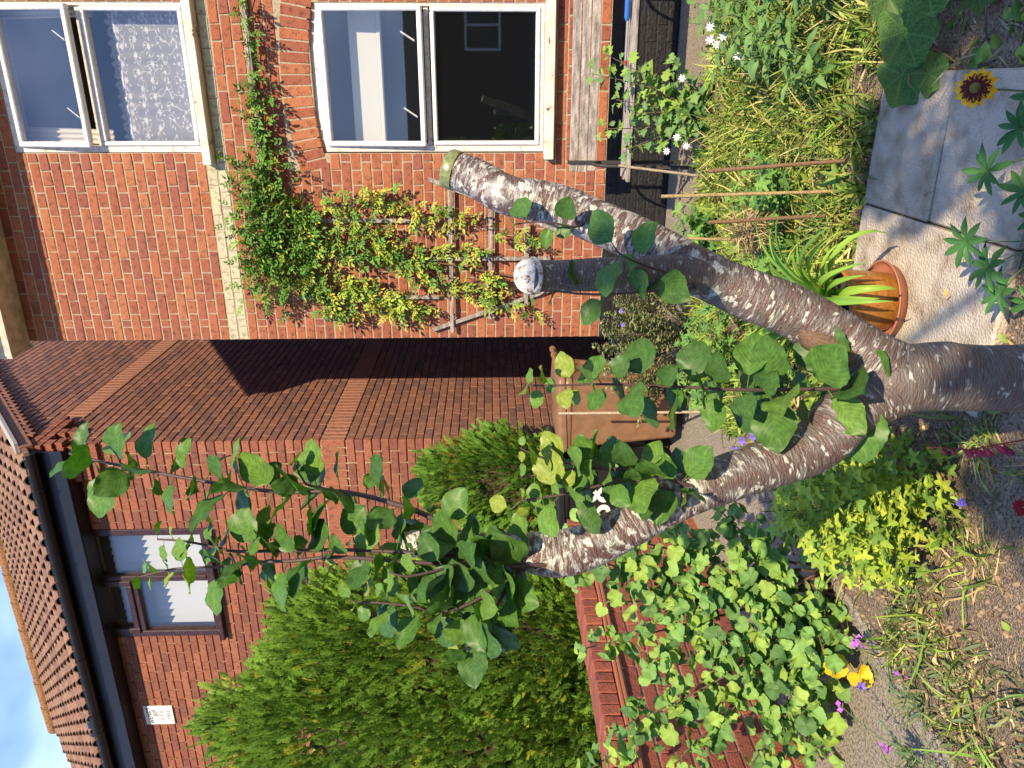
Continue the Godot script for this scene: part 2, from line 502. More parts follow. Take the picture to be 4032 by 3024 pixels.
func windows_right(H: Node3D) -> void:
	var white := rough("white_frame", lin(0.74, 0.75, 0.76), 0.3, ntex("dust", 51, 0.02, 3, [grey(0.9), grey(1.0)], [0.2, 0.7]), 2.0)
	var old := rough("old_white_paint", lin(0.66, 0.64, 0.58), 0.6, ntex("flaky", 52, 0.03, 5, [Color(0.45, 0.33, 0.24), Color(0.88, 0.85, 0.8), grey(1.0)], [0.08, 0.13, 0.5]), 1.1, ntex("paint_bump", 32, 0.03, 4, [], []), 0.15)
	var cream := rough("sill_paint", lin(0.68, 0.64, 0.54), 0.5, ntex("chips", 53, 0.014, 5, [Color(0.35, 0.15, 0.1), Color(0.92, 0.9, 0.86), grey(1.0)], [0.1, 0.13, 0.6], 512, FastNoiseLite.TYPE_SIMPLEX, 20.0), 0.6)
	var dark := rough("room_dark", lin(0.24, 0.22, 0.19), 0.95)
	for k in 2:
		var y0: float = 3.389 if k == 0 else 0.935
		var y1: float = 4.749 if k == 0 else 2.575
		var split: float = (3.637 if k == 0 else 1.262) + 0.47   # top of the fixed lower sash
		var W := Node3D.new()
		W.name = "window"
		H.add_child(W, true)
		W.set_meta("label", "white upper window with its casement tilted open" if k == 0 else "white lower window under the brick arch")
		# outer timber frame
		var m := MB.new()
		var top := y1 if k == 0 else 2.515
		m.slab(Vector3(1.428, y0, -0.11), Vector3(1.472, top, -0.012), 0.003)
		m.slab(Vector3(2.388, y0, -0.11), Vector3(2.432, top, -0.012), 0.003)
		m.slab(Vector3(1.472, y0, -0.109), Vector3(2.388, y0 + 0.035, -0.014), 0.003)
		m.slab(Vector3(1.472, top - 0.04, -0.109), Vector3(2.388, top, -0.014), 0.003)
		m.slab(Vector3(1.472, split + 0.012, -0.108), Vector3(2.388, split + 0.045, -0.03), 0.003)
		obj("frame", m, old, W)
		if k == 1:
			var hd := MB.new()
			var rows := []
			for i in 13:
				var x := 1.43 + i * (0.98 / 12.0)
				var yt := 0.18 + sqrt(2.39 * 2.39 - (x - 1.915) ** 2)
				rows.append(PackedVector3Array([Vector3(x, 2.5, -0.03), Vector3(x, yt + 0.02, -0.03), Vector3(x, yt + 0.02, -0.1)]))
			hd.sheet(rows)
			obj("head_board", hd, old, W)
		# fixed sash
		var f := MB.new()
		frame_bars(f, 1.474, y0 + 0.032, 2.386, split, 0.03, -0.07, 0.002, 0.006)
		var sash := obj("sash", f, white, W)
		var gl := MB.new()
		glass(gl, 1.5, y0 + 0.055, 2.36, split - 0.025, -0.02)
		obj("pane", gl, pane_mat(), W)
		# top hung casement, open at the bottom
		var ch: float = (4.70 if k == 0 else 2.50) - split - 0.05
		var c := MB.new()
		frame_bars(c, 0, -ch, 0.924, 0, 0.036, -0.045, 0.012, 0.007)
		var cas := obj("casement", c, white, W)
		cas.position = Vector3(1.469, 4.70 if k == 0 else 2.50, 0.002)
		cas.rotation.x = -0.13 if k == 0 else -0.06
		var cg := MB.new()
		glass(cg, 0.03, -ch + 0.03, 0.894, -0.03, 0.0)
		var pane := obj("pane", cg, pane_mat(), W)
		pane.transform = cas.transform
		var st := MB.new()
		for sx: float in [0.2, 0.7]: st.beam(Vector3(sx, -ch + 0.06, -0.02), Vector3(sx + 0.06, -ch + 0.16, -0.06), 0.016, 0.006)
		var stay := obj("stay", st, white, W)
		stay.transform = cas.transform
		# sill
		var s := MB.new()
		if k == 0:
			s.slab(Vector3(1.344, 3.326, -0.1), Vector3(2.56, 3.389, 0.08), 0.006)
		else:
			s.slab(Vector3(1.376, 0.862, -0.1), Vector3(2.56, 0.932, 0.075), 0.006)
		obj("sill", s, cream, W)
		# room behind the glass
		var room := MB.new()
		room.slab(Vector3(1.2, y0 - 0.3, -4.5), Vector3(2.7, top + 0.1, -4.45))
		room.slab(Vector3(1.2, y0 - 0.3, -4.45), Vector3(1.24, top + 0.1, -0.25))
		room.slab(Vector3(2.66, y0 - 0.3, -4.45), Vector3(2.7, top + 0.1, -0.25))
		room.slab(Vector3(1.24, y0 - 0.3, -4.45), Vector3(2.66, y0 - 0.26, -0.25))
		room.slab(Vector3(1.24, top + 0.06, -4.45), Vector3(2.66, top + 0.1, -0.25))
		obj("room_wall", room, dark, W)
		var r2 := MB.new()
		if k == 0:
			# net curtain with a gathered heading, hung on a wire
			var rows := []
			for i in 9:
				var row := PackedVector3Array()
				for j in 61:
					var x := 1.44 + j * (0.98 / 60.0)
					row.append(Vector3(x, 3.40 + i * 0.07, -0.14 + 0.005 * sin(j * 0.9 + sin(j * 0.31) * 2.0) * (0.5 + i * 0.08)))
				rows.append(row)
			r2.sheet(rows)
			var cm := StandardMaterial3D.new()
			cm.resource_name = "lace"
			cm.albedo_texture = lace_picture()
			cm.transparency = BaseMaterial3D.TRANSPARENCY_ALPHA
			cm.roughness = 0.9
			cm.backlight_enabled = true
			cm.backlight = Color(0.3, 0.3, 0.3)
			obj("lace_curtain", r2, cm, W)
			var hdg := MB.new()
			var hr := []
			for i in 3:
				var row := PackedVector3Array()
				for j in 81:
					var x := 1.44 + j * (0.98 / 80.0)
					row.append(Vector3(x, 3.955 + i * 0.022 + 0.006 * sin(j * 1.1) * i, -0.14 + 0.014 * sin(j * 1.7 + i)))
				hr.append(row)
			hdg.sheet(hr)
			obj("curtain_heading", hdg, rough("net", lin(0.62, 0.6, 0.55), 0.9, ntex("net_tone", 55, 0.05, 3, [grey(0.4), grey(1.0)], [0.3, 0.7]), 4.0), W)
			var sd := MB.new()
			for e: float in [1.47, 2.33]:
				var cr := []
				for i in 5:
					var row := PackedVector3Array()
					for j in 13: row.append(Vector3(e + j * 0.009 - 0.02 * float(i) / 4.0 * signf(e - 1.9), 4.1 + i * 0.16, -0.17 + 0.012 * sin(j * 1.6)))
					cr.append(row)
				sd.sheet(cr)
			obj("side_curtain", sd, rough("pale_curtain", lin(0.55, 0.52, 0.46), 0.9), W)
		else:
			r2.slab(Vector3(1.45, 2.13, -0.24), Vector3(2.39, 2.33, -0.2), 0.004)
			r2.slab(Vector3(1.45, 2.10, -0.25), Vector3(2.39, 2.13, -0.19), 0.006)
			obj("roller_blind", r2, rough("pale_blind", lin(0.62, 0.64, 0.58), 0.85), W)

func lace_picture() -> ImageTexture:
	# white flowers and scrolls woven on thin net
	var s := 512
	var im := Image.create(s, s, false, Image.FORMAT_RGBA8)
	im.fill(Color(0.86, 0.88, 0.9, 0.36))
	var put := func(x: float, y: float, r: float, a: float) -> void:
		for i in range(int(x - r), int(x + r) + 1):
			for j in range(int(y - r), int(y + r) + 1):
				if (i - x) ** 2 + (j - y) ** 2 <= r * r: im.set_pixel(posmod(i, s), clampi(j, 0, s - 1), Color(0.95, 0.95, 0.95, a))
	var r := RandomNumberGenerator.new()
	r.seed = 5
	for row in 5:
		for k in 9:
			var cx := 20.0 + k * 57.0 + (row % 2) * 28.0
			var cy := 480.0 - row * 88.0 + r.randf_range(-10, 10)
			var big := 1.0 if row < 3 else 0.6
			for pet in 7:
				var a := TAU * pet / 7.0
				for q in 5: put.call(cx + cos(a) * (3 + q * 2.6) * big, cy + sin(a) * (3 + q * 2.6) * big, (3.6 - q * 0.5) * big, 0.72)
			for arm in 3:
				var a0 := r.randf() * TAU
				var px := cx
				var py := cy
				for q in 46:
					a0 += 0.04 + q * 0.0022 * (1 if arm % 2 == 0 else -1)
					px += cos(a0) * 1.4; py += sin(a0) * 1.4
					put.call(px, py, 1.5 - q * 0.012, 0.66)
			for leaf in 4:
				var a2 := r.randf() * TAU
				for q in 9: put.call(cx + cos(a2) * (20 + q * 1.8), cy + sin(a2) * (20 + q * 1.8), 2.8 * sin(PI * q / 8.0) + 0.5, 0.66)
	for i in s:
		for q in 14: im.set_pixel(i, s - 1 - q, Color(0.95, 0.95, 0.95, 0.9))
	return ImageTexture.create_from_image(im)

func house_left() -> void:
	var H := thing("brick_house", "rust-red brick house with dark gutter, brown window and tiled roof", "house")
	var X := -0.979
	var Z := -0.19
	var mortar := rough("pale_mortar", lin(0.52, 0.40, 0.25), 0.97, ntex("mortar_tone", 21, 0.03, 4, [], []), 3.0, ntex("grit", 22, 0.16, 3, [], []), 0.3)
	var win := Rect2(-3.02, 3.92, 1.18, 1.11)
	var wb := wall_body(-7.4, X - 0.012, 0.0, 5.2, Z - 0.25, Z - 0.012, [win])
	var wall := obj("wall", wb, mortar, H)
	var sw := MB.new()
	sw.slab(Vector3(X - 0.25, 0.0, Z - 6.2), Vector3(X - 0.009, 5.3, Z - 0.25))
	sw.slab(Vector3(-7.4, 0.0, Z - 6.2), Vector3(X - 0.25, 5.2, Z - 6.0))
	sw.slab(Vector3(-7.4, 0.0, Z - 6.0), Vector3(-7.2, 5.2, Z - 0.25))
	sw.slab(Vector3(-7.2, 2.8, Z - 6.0), Vector3(X - 0.25, 3.0, Z - 0.25))
	# gable masonry under the slope
	var m_ := 0.80
	var y0 := 5.3
	var apex := Vector3(X - 0.009, y0 + 3.0 * m_, Z - 3.0)
	for q: float in [0.0, -0.23]:
		sw.out_tri(Vector3(X - 0.009 + q, y0, Z), Vector3(X - 0.009 + q, y0, Z - 6.0), apex + Vector3(q, 0, 0), Vector3(X - 0.12, 5.5, Z - 3.0))
	var side := obj("side_wall", sw, mortar, H)
	var tones := cols(RUST)
	# front courses, stretcher bond, joints raked deep
	var list := []
	for i in range(0, 70):
		var y := 0.0 + 0.0375 + 0.075 * i - 0.026
		if y > 5.15: break
		if y > 2.6 and y < 2.824: continue
		var x := X - (0.0 if i % 2 == 0 else -0.1125)
		while x > -5.2:
			var a := x - 0.225
			for r in clear_runs(a, minf(x, X), y - 0.036, y + 0.036, [win]):
				var w: float = r[1] - r[0] - 0.0095
				if w < 0.02: continue
				var kind := "stretcher" if w > 0.13 else "header"
				list.append(brick(Vector3((r[0] + r[1]) * 0.5 + 0.0045 * (1.0 if r[1] >= X - 0.001 else 0.0), y, Z + rf(-0.0015, 0.0015)), Basis(), kind, w / (0.206 if kind == "stretcher" else 0.1), rng.randi_range(0, 4)))
			x -= 0.225
	for k in 60:
		list.append(brick(Vector3(X - 0.037 - k * 0.075, 2.712, Z + 0.002), Basis(), "soldier", 1.0, [1, 4][k % 2]))
	lay(list, H, tones, "rust_brick", 230)
	# alley side
	var sl := []
	var bs := Basis(Vector3(0, 0, -1), Vector3.UP, Vector3.RIGHT)
	for i in range(0, 110):
		var y := 0.0375 + 0.075 * i - 0.026
		if y > 7.6: break
		if (y > 2.6 and y < 2.824) or (y > 5.08 and y < 5.305): continue
		var z := Z + (0.0 if i % 2 == 1 else 0.1125)
		while z > -4.4:
			var a := minf(z, Z)
			var b := z - 0.225
			var w := a - b - 0.0095
			var mid := (a + b) * 0.5
			z = b
			if y + 0.04 > y0 + m_ * (Z - mid) and y > y0: continue
			var kind := "stretcher" if w > 0.13 else "header"
			sl.append(brick(Vector3(X + rf(-0.0015, 0.0015), y, mid), bs, kind, w / (0.206 if kind == "stretcher" else 0.1), rng.randi_range(0, 4)))
	for k in 54:
		sl.append(brick(Vector3(X + 0.002, 2.712, Z - 0.037 - k * 0.075), bs, "soldier", 1.0, 5))
		sl.append(brick(Vector3(X + 0.002, 5.193, Z - 0.037 - k * 0.075), bs, "soldier", 1.0, 5))
	var bt := cols(BURNT)
	bt.append(Color(0.38, 0.175, 0.105))
	lay(sl, side, bt, "burnt_brick", 300)
	# corbelled corner carrying the eaves, and dentils under the verge
	var cor := []
	for i in 4:
		var y := 5.01 + i * 0.075
		var out := 0.03 * (i + 1)
		for k in 3 + i:
			if k % 2 == 0 or i > 1:
				var m := MB.new()
				m.box(Transform3D(Basis(), Vector3(X - 0.05 + 0.02, y - 0.02, Z + 0.02 + out * 0.9 - k * 0.112)), Vector3(0.16, 0.0645, 0.102), 0.003, 0.001, rng)
				var o := obj("corbel_brick", m, mats["rust_brick" + str((k + i) % 3)], side)
	for i in 5:
		var m := MB.new()
		m.box(Transform3D(Basis(), Vector3(X - 0.16, 4.75 + i * 0.075, Z + 0.008 + i * 0.024)), Vector3(0.33, 0.0645, 0.06), 0.003, 0.001, rng)
		obj("corbel_brick", m, mats["rust_brick" + str(i % 4)], side)
	for k in 34:
		var s := 0.06 + k * 0.082
		var m := MB.new()
		m.box(Transform3D(Basis(Vector3.RIGHT, 0.0), Vector3(X + 0.015, y0 + m_ * s - 0.055, Z - s)), Vector3(0.11, 0.066, 0.06), 0.003, 0.001, rng)
		obj("dentil", m, mats["burnt_brick" + str(k % 4)], side)
	var vb := MB.new()
	vb.beam(Vector3(X + 0.045, y0 - 0.1, Z + 0.19), Vector3(X + 0.045, y0 + m_ * 3.0 + 0.06, Z - 3.0), 0.05, 0.1, Vector3.UP, 0.003)
	obj("verge_band", vb, mats["burnt_brick0"], side)
	var und := MB.new()
	und.beam(Vector3(X + 0.05, y0 - 0.03, Z + 0.2), Vector3(X + 0.05, y0 + m_ * 3.0 + 0.13, Z - 3.0), 0.1, 0.03, Vector3.UP, 0.002)
	obj("verge_cement", und, rough("cement", lin(0.42, 0.40, 0.36), 0.95, ntex("mortar_tone", 21, 0.03, 4, [], []), 3.0, mats["mortar"].heightmap_texture, 0.5), side)
	# ledge of creasing tiles at the corner
	var led := MB.new()
	led.slab(Vector3(X - 0.3, 1.42, Z), Vector3(X + 0.006, 1.436, Z + 0.045), 0.002)
	led.slab(Vector3(X - 0.3, 1.44, Z), Vector3(X + 0.004, 1.456, Z + 0.038), 0.002)
	obj("tile_ledge", led, rough("creasing", lin(0.36, 0.13, 0.07), 0.85), H)
	for k in 4:
		var m := MB.new()
		m.slab(Vector3(X - 0.075 - k * 0.075, 1.46, Z), Vector3(X - 0.012 - k * 0.075, 1.565, Z + 0.012), 0.003)
		obj("brick", m, mats["red_brick3"], H)
	window_left(H, Z, win)
	roof_left(H, X, Z)

func window_left(H: Node3D, Z: float, win: Rect2) -> void:
	var brown := rough("brown_frame", lin(0.055, 0.022, 0.018), 0.38, ntex("wood_grain_b", 61, 0.02, 4, [grey(0.75), grey(1.0)], [0.3, 0.7]), 2.0)
	var W := Node3D.new()
	W.name = "window"
	H.add_child(W, true)
	var x0 := win.position.x
	var x1 := win.end.x
	var y0 := win.position.y
	var y1 := win.end.y
	var xm := -2.37
	var m := MB.new()
	frame_bars(m, x0, y0, x1, y1, 0.065, Z - 0.1, Z + 0.006, 0.008)
	m.slab(Vector3(xm - 0.03, y0 + 0.065, Z - 0.099), Vector3(xm + 0.03, y1 - 0.065, Z + 0.004), 0.008)
	m.slab(Vector3(x0 + 0.065, 4.63, Z - 0.098), Vector3(xm - 0.03, 4.70, Z + 0.003), 0.008)
	obj("frame", m, brown, W)
	var v := MB.new()
	frame_bars(v, x0 + 0.05, 4.68, xm - 0.015, y1 - 0.045, 0.055, Z - 0.06, Z + 0.022, 0.008)
	obj("vent", v, brown, W)
	var s := MB.new()
	s.slab(Vector3(x0 - 0.02, y0 - 0.035, Z - 0.1), Vector3(x1 + 0.02, y0, Z + 0.06), 0.008)
	obj("sill", s, brown, W)
	for p in [[xm + 0.03, y0 + 0.065, x1 - 0.065, y1 - 0.065], [x0 + 0.065, y0 + 0.065, xm - 0.03, 4.63], [x0 + 0.1, 4.73, xm - 0.07, y1 - 0.1]]:
		var g := MB.new()
		glass(g, p[0] - 0.01, p[1] - 0.01, p[2] + 0.01, p[3] + 0.01, Z - 0.03)
		obj("pane", g, pane_mat(), W)
	# vertical blind slats
	var bl := rough("blind", lin(0.50, 0.54, 0.55), 0.8)
	var k := 0
	var x := x0 + 0.03
	while x < x1:
		var sl := MB.new()
		sl.box(Transform3D(Basis(Vector3.UP, 0.6), Vector3(x + 0.03, (y0 + y1) * 0.5 - 0.06, Z - 0.2)), Vector3(0.089, y1 - y0 - 0.13, 0.002))
		obj("blind_slat", sl, bl, W)
		x += 0.078
	var back := MB.new()
	back.slab(Vector3(x0 - 0.3, y0 - 0.4, Z - 2.3), Vector3(x1 + 0.3, y1 + 0.1, Z - 2.25))
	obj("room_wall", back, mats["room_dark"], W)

func roof_left(H: Node3D, X: float, Z: float) -> void:
	var m_ := 0.85
	var zr := -2.85
	var ye := 5.2            # eave at z = 0.05
	var black := rough("black_plastic", lin(0.012, 0.013, 0.016), 0.33, ntex("dust", 51, 0.02, 3, [], []), 1.2)
	var f := MB.new()
	f.slab(Vector3(-7.5, 4.93, -0.03), Vector3(X + 0.01, 5.16, -0.008), 0.003)
	f.slab(Vector3(-7.5, 4.925, Z), Vector3(X + 0.0, 4.94, -0.03), 0.002)
	obj("fascia", f, black, H)
	var g := MB.new()
	var gy := 5.175
	var rows := []
	var rows2 := []
	for k in 13:
		var a := PI * k / 12.0
		var r1 := PackedVector3Array()
		var r2 := PackedVector3Array()
		for q in 2:
			var x := -7.5 if q == 0 else X + 0.03
			r1.append(Vector3(x, gy - sin(a) * 0.07, 0.055 + cos(a) * 0.058))
			r2.append(Vector3(x, gy - sin(a) * 0.064, 0.055 + cos(a) * 0.052))
		rows.append(r1); rows2.append(r2)
	g.sheet(rows); g.sheet(rows2, false, true, true)
	for k in 12:
		g.out_tri(Vector3(X + 0.03, gy, 0.055), rows[k][1], rows[k + 1][1], Vector3(X - 1, gy - 0.02, 0.055))
	var gut := obj("gutter", g, black, H)
	for bx: float in [-1.28, -2.02, -3.05, -3.72, -3.86, -3.93, -4.75]:
		var b := MB.new()
		var pp := []
		for k in 13:
			var a := PI * k / 12.0
			pp.append(Vector3(bx, gy - sin(a) * 0.075, 0.055 + cos(a) * 0.063))
		b.tube(pp, pp.map(func(_x): return 0.007), 6)
		obj("bracket", b, black, gut)
	var u := MB.new()
	u.tube([Vector3(-3.94, gy - 0.004, 0.055), Vector3(-3.70, gy - 0.004, 0.055)], [0.068, 0.068], 20)
	obj("gutter_union", u, black, gut)
	# tiles, course by course; each tile is two rolls with a thick front edge
	var under := MB.new()
	under.beam(Vector3(-3.8, ye - 0.05, 0.03), Vector3(-3.8, ye - 0.05 + m_ * (0.03 - zr), zr), 5.7, 0.03)
	under.beam(Vector3(-3.8, ye - 0.05, -6.2), Vector3(-3.8, ye - 0.05 + m_ * (0.03 - zr), zr - 0.02), 5.7, 0.05)
	var rf_ := obj("roof", under, rough("felt", lin(0.05, 0.04, 0.035), 0.9), H)
	var sl := Vector3(0, m_, -1).normalized()
	var nor := Vector3(0, 1, m_).normalized()
	var bas := Basis(Vector3.RIGHT, nor, -sl)     # x along the eave, y off the slope, z down the slope
	var tile_mats := []
	var tt := ntex("tile_tone", 71, 0.02, 5, [Color(0.55, 0.5, 0.46), Color(0.9, 0.88, 0.85), Color(1, 1, 1), Color(1.0, 0.86, 0.55)], [0.1, 0.4, 0.75, 0.97])
	for t in [Vector3(0.27, 0.155, 0.10), Vector3(0.24, 0.14, 0.095), Vector3(0.21, 0.125, 0.09), Vector3(0.29, 0.18, 0.12)]:
		tile_mats.append(rough("roof_tile" + str(tile_mats.size()), lin(t.x, t.y, t.z), 0.95, tt, 2.2, mats["mortar"].heightmap_texture, 0.6))
	var shapes := []
	for q in 3: shapes.append(tile_shape().mesh())
	var slope := sqrt(1.0 + m_ * m_)
	var n_rows := int((0.05 - zr) * slope / 0.29) + 1
	var count := 0
	var rest := [[], []]
	var left_end := -6.6
	for r in n_rows:
		var x := X + 0.06 - 0.15 - (0.0 if r % 2 == 0 else 0.075)
		while x > left_end:
			var p := Vector3(x, ye - 0.015, 0.07) + sl * (r * 0.29 - 0.02) + nor * rf(-0.003, 0.003)
			if in_frame(p) > 0.01 and count < 300:
				var o := obj("roof_tile", shapes[rng.randi() % 3], tile_mats[rng.randi() % 4], rf_)
				o.transform = Transform3D(bas * Basis(Vector3.RIGHT, -0.1), p)
				count += 1
			else:
				rest[0].append(Transform3D(bas * Basis(Vector3.RIGHT, -0.1), p)); rest[1].append(Color(0.25, 0.145, 0.097))
			x -= 0.3
	if rest[0].size(): multi("roof_tiles", shapes[0], rest[0], rest[1], rough("roof_tile_all", Color.WHITE, 0.95, tt, 2.2, null, 0.0, true), rf_)
	var top := Vector3(0, ye + m_ * (0.05 - zr), zr)
	var lich := rough("ridge_tile", lin(0.30, 0.21, 0.13), 0.95, ntex("lichen_ridge", 72, 0.02, 5, [Color(0.6, 0.5, 0.45), Color(0.9, 0.8, 0.7), Color(1.2, 0.85, 0.3)], [0.2, 0.55, 0.75]), 2.5)
	for k in 13:
		var rm := MB.new()
		var pa := Vector3(X + 0.05 - k * 0.45, top.y + 0.0, zr)
		rm.tube([pa, pa + Vector3(-0.44, 0, 0)], [0.12, 0.112], 14)
		obj("ridge_tile", rm, lich, rf_)

func tile_shape() -> MB:
	var m := MB.new()
	var rows := []
	var low := []
	for i in 2:
		var a := PackedVector3Array()
		var b := PackedVector3Array()
		for j in 25:
			var t := float(j) / 24.0
			var u := fmod(t * 2.0, 1.0)
			var h := 0.004 + (0.05 * pow(sin(PI * u / 0.66), 0.7) if u < 0.66 else 0.0)
			a.append(Vector3(-0.15 + t * 0.298, h, -0.33 + i * 0.36 + rf(-0.001, 0.001)))
			# the pans close down on the course below, the rolls stay open
			b.append(Vector3(-0.15 + t * 0.298, h - 0.012 if i == 0 or h > 0.018 else h - 0.04, -0.33 + i * 0.36))
		rows.append(a); low.append(b)
	m.sheet(rows, false, true, true)
	for j in 24: m.out_quad(rows[1][j], rows[1][j + 1], low[1][j + 1], low[1][j], Vector3(0, 0, 0))
	for e: int in [0, 24]: m.out_quad(rows[0][e], rows[1][e], low[1][e], low[0][e], Vector3(0, 0, -0.1))
	return m

func plaque() -> void:
	var P := thing("name_plaque", "small white plaque with hand lettered names and a year on rust-red bricks", "plaque", Vector3(-3.975, 4.68, -0.188))
	var m := MB.new()
	m.slab(Vector3(-0.115, -0.142, 0.0), Vector3(0.115, 0.142, 0.014), 0.002)
	obj("plate", m, rough("plaque_white", lin(0.72, 0.72, 0.69), 0.6, ntex("dust", 51, 0.02, 3, [], []), 2.0), P)
	var dark := rough("plaque_ink", lin(0.05, 0.05, 0.055), 0.8)
	var pale := rough("plaque_ink_pale", lin(0.3, 0.3, 0.3), 0.8)
	digits(P, "WENDY", 0.042, 0.001, dark, Transform3D(Basis(Vector3.BACK, 0.12), Vector3(0.0, 0.092, 0.0148)), "lettering")
	digits(P, "JOY", 0.036, 0.001, dark, Transform3D(Basis(Vector3.BACK, 0.14), Vector3(0.03, 0.035, 0.0148)), "lettering")
	digits(P, "A E B", 0.036, 0.001, pale, Transform3D(Basis(), Vector3(0.0, -0.03, 0.0148)), "lettering")
	digits(P, "1983", 0.038, 0.001, pale, Transform3D(Basis(), Vector3(0.0, -0.095, 0.0148)), "lettering")

# ---------- ground, paths, wall ----------
var bed_noise := FastNoiseLite.new()
func bed_y(x: float, z: float) -> float:
	var edge := clampf((x - 0.02) / 0.08, 0.0, 1.0)
	return -0.09 + edge * 0.085 + bed_noise.get_noise_2d(x * 100.0, z * 100.0) * 0.016 + bed_noise.get_noise_2d(x * 420.0, z * 420.0) * 0.006

func structure(o: Node3D) -> Node3D:
	o.set_meta("kind", "structure")
	return o

func grounds() -> void:
	bed_noise.seed = 4
	bed_noise.frequency = 0.02
	bed_noise.fractal_octaves = 3
	var grit: Texture2D = ntex("grit", 22, 0.16, 3, [], [])
	var soil_t := ntex("soil_tone", 81, 0.03, 6, [Color(0.45, 0.4, 0.36), Color(0.8, 0.76, 0.7), Color(1, 0.98, 0.95), Color(0.7, 0.64, 0.56)], [0.15, 0.4, 0.65, 0.9], 1024)
	var soil := rough("soil", lin(0.43, 0.35, 0.26), 0.98, soil_t, 2.3, ntex("soil_bump", 82, 0.05, 6, [], [], 1024), 2.2)
	var far := MB.new()
	far.slab(Vector3(-150, -0.5, -150), Vector3(150, -0.16, 150))
	structure(obj("ground", far, rough("far_ground", lin(0.16, 0.13, 0.09), 0.98, soil_t, 0.3)))
	var b := MB.new()
	var rows := []
	for i in 121:
		var row := PackedVector3Array()
		for j in 91:
			var x := 0.02 + 3.3 * pow(float(j) / 90.0, 1.15)
			var z := 0.95 + 5.6 * float(i) / 120.0
			row.append(Vector3(x, bed_y(x, z), z))
		rows.append(row)
	b.sheet(rows, false, true, false)
	structure(obj("soil", b, soil))
	var conc := rough("concrete", lin(0.40, 0.35, 0.27), 0.95, ntex("concrete_tone", 83, 0.035, 6, [grey(0.5), grey(0.82), grey(1.0), grey(1.12)], [0.12, 0.4, 0.65, 0.9], 1024), 1.6, ntex("concrete_bump", 84, 0.09, 5, [], [], 1024), 0.8)
	var p := MB.new()
	p.slab(Vector3(-1.4, -0.3, -6.5), Vector3(0.045, -0.075, 6.6), 0.004)
	structure(obj("path", p, conc))
	var a := MB.new()
	a.slab(Vector3(0.0, -0.3, -0.02), Vector3(3.6, -0.004, 0.98), 0.012)
	structure(obj("house_path", a, conc))
	var kerb := MB.new()
	kerb.beam(Vector3(0.04, -0.06, 1.0), Vector3(0.09, -0.06, 3.0), 0.05, 0.12, Vector3.UP, 0.008)
	kerb.beam(Vector3(0.09, -0.06, 3.005), Vector3(-0.02, -0.06, 4.9), 0.05, 0.12, Vector3.UP, 0.008)
	structure(obj("kerb", kerb, conc))
	# paving slabs let into the bed
	var pav := Node3D.new()
	pav.name = "garden_pavement"
	add_child(pav)
	pav.set_meta("kind", "structure")
	var slabs := [[1.04, 1.497, 3.155, 3.99], [1.503, 1.925, 3.155, 3.567], [1.503, 1.925, 3.573, 3.99]]
	for i in 3:
		var s: Array = slabs[i]
		var m := MB.new()
		m.box(Transform3D(Basis(Vector3(0.3, 0, 1).normalized(), [0.006, -0.008, 0.004][i]), Vector3((s[0] + s[1]) / 2, -0.014 + [0.003, 0.0, -0.002][i], (s[2] + s[3]) / 2)), Vector3(s[1] - s[0], 0.06, s[3] - s[2]), 0.006, 0.002, rng)
		obj("slab", m, rough("slab" + str(i), lin([0.52, 0.45, 0.47][i], [0.455, 0.395, 0.41][i], [0.35, 0.305, 0.315][i]), 0.94, ntex("slab_tone", 85, 0.008, 6, [Color(0.5, 0.45, 0.4), Color(0.8, 0.77, 0.73), grey(0.95), Color(1.0, 0.98, 0.94)], [0.06, 0.22, 0.6, 0.95], 1024), 0.9, ntex("concrete_bump", 84, 0.09, 5, [], [], 1024), 0.5), pav)

func garden_wall() -> void:
	var W := thing("garden_wall", "low red brick garden wall with brick-on-edge top beside the path", "wall")
	var x := -0.955
	var z0 := 1.2
	var z1 := 4.6
	var body := MB.new()
	body.slab(Vector3(x - 0.2, -0.09, z0), Vector3(x - 0.008, 0.695, z1 + 2.0))
	obj("wall_core", body, mats["mortar"], W)
	var list := []
	var bs := Basis(Vector3(0, 0, -1), Vector3.UP, Vector3.RIGHT)
	for i in 10:
		var y := -0.09 + 0.0375 + i * 0.075
		var z := z0 + (0.0 if i % 2 == 0 else -0.1125)
		while z < z1:
			var a := maxf(z, z0)
			var w := z + 0.225 - a - 0.0095
			list.append(brick(Vector3(x + rf(-0.0015, 0.0015), y, (a + z + 0.225) / 2), bs, "stretcher" if w > 0.13 else "header", w / (0.206 if w > 0.13 else 0.1), rng.randi_range(0, 3)))
			z += 0.225
	for k in int((z1 - z0) / 0.075):
		list.append(brick(Vector3(x + 0.005 + rf(-0.002, 0.002), 0.762 + rf(-0.002, 0.002), z0 + 0.037 + k * 0.075), bs, "coping", 1.0, rng.randi_range(0, 3)))
	var cr := MB.new()
	cr.slab(Vector3(x - 0.24, 0.672, z0), Vector3(x + 0.026, 0.688, z1), 0.002)
	cr.slab(Vector3(x - 0.24, 0.692, z0), Vector3(x + 0.022, 0.708, z1), 0.002)
	obj("tile_creasing", cr, mats["creasing"], W)
	lay(list, W, [Color(0.30, 0.085, 0.05), Color(0.27, 0.078, 0.048), Color(0.33, 0.1, 0.055), Color(0.24, 0.07, 0.045)], "wall_brick", 240)

# ---------- bins ----------
func rrect(hx: float, hz: float, r: float, y: float, cx := 0.0) -> PackedVector3Array:
	var row := PackedVector3Array()
	for c in 4:
		var sx: float = [1, -1, -1, 1][c]
		var sz: float = [1, 1, -1, -1][c]
		for k in 5:
			var a := PI / 2 * c + PI / 2 * k / 4.0
			row.append(Vector3(cx + sx * (hx - r) + cos(a) * r, y, sz * (hz - r) + sin(a) * r))
	row.append(row[0])
	return row

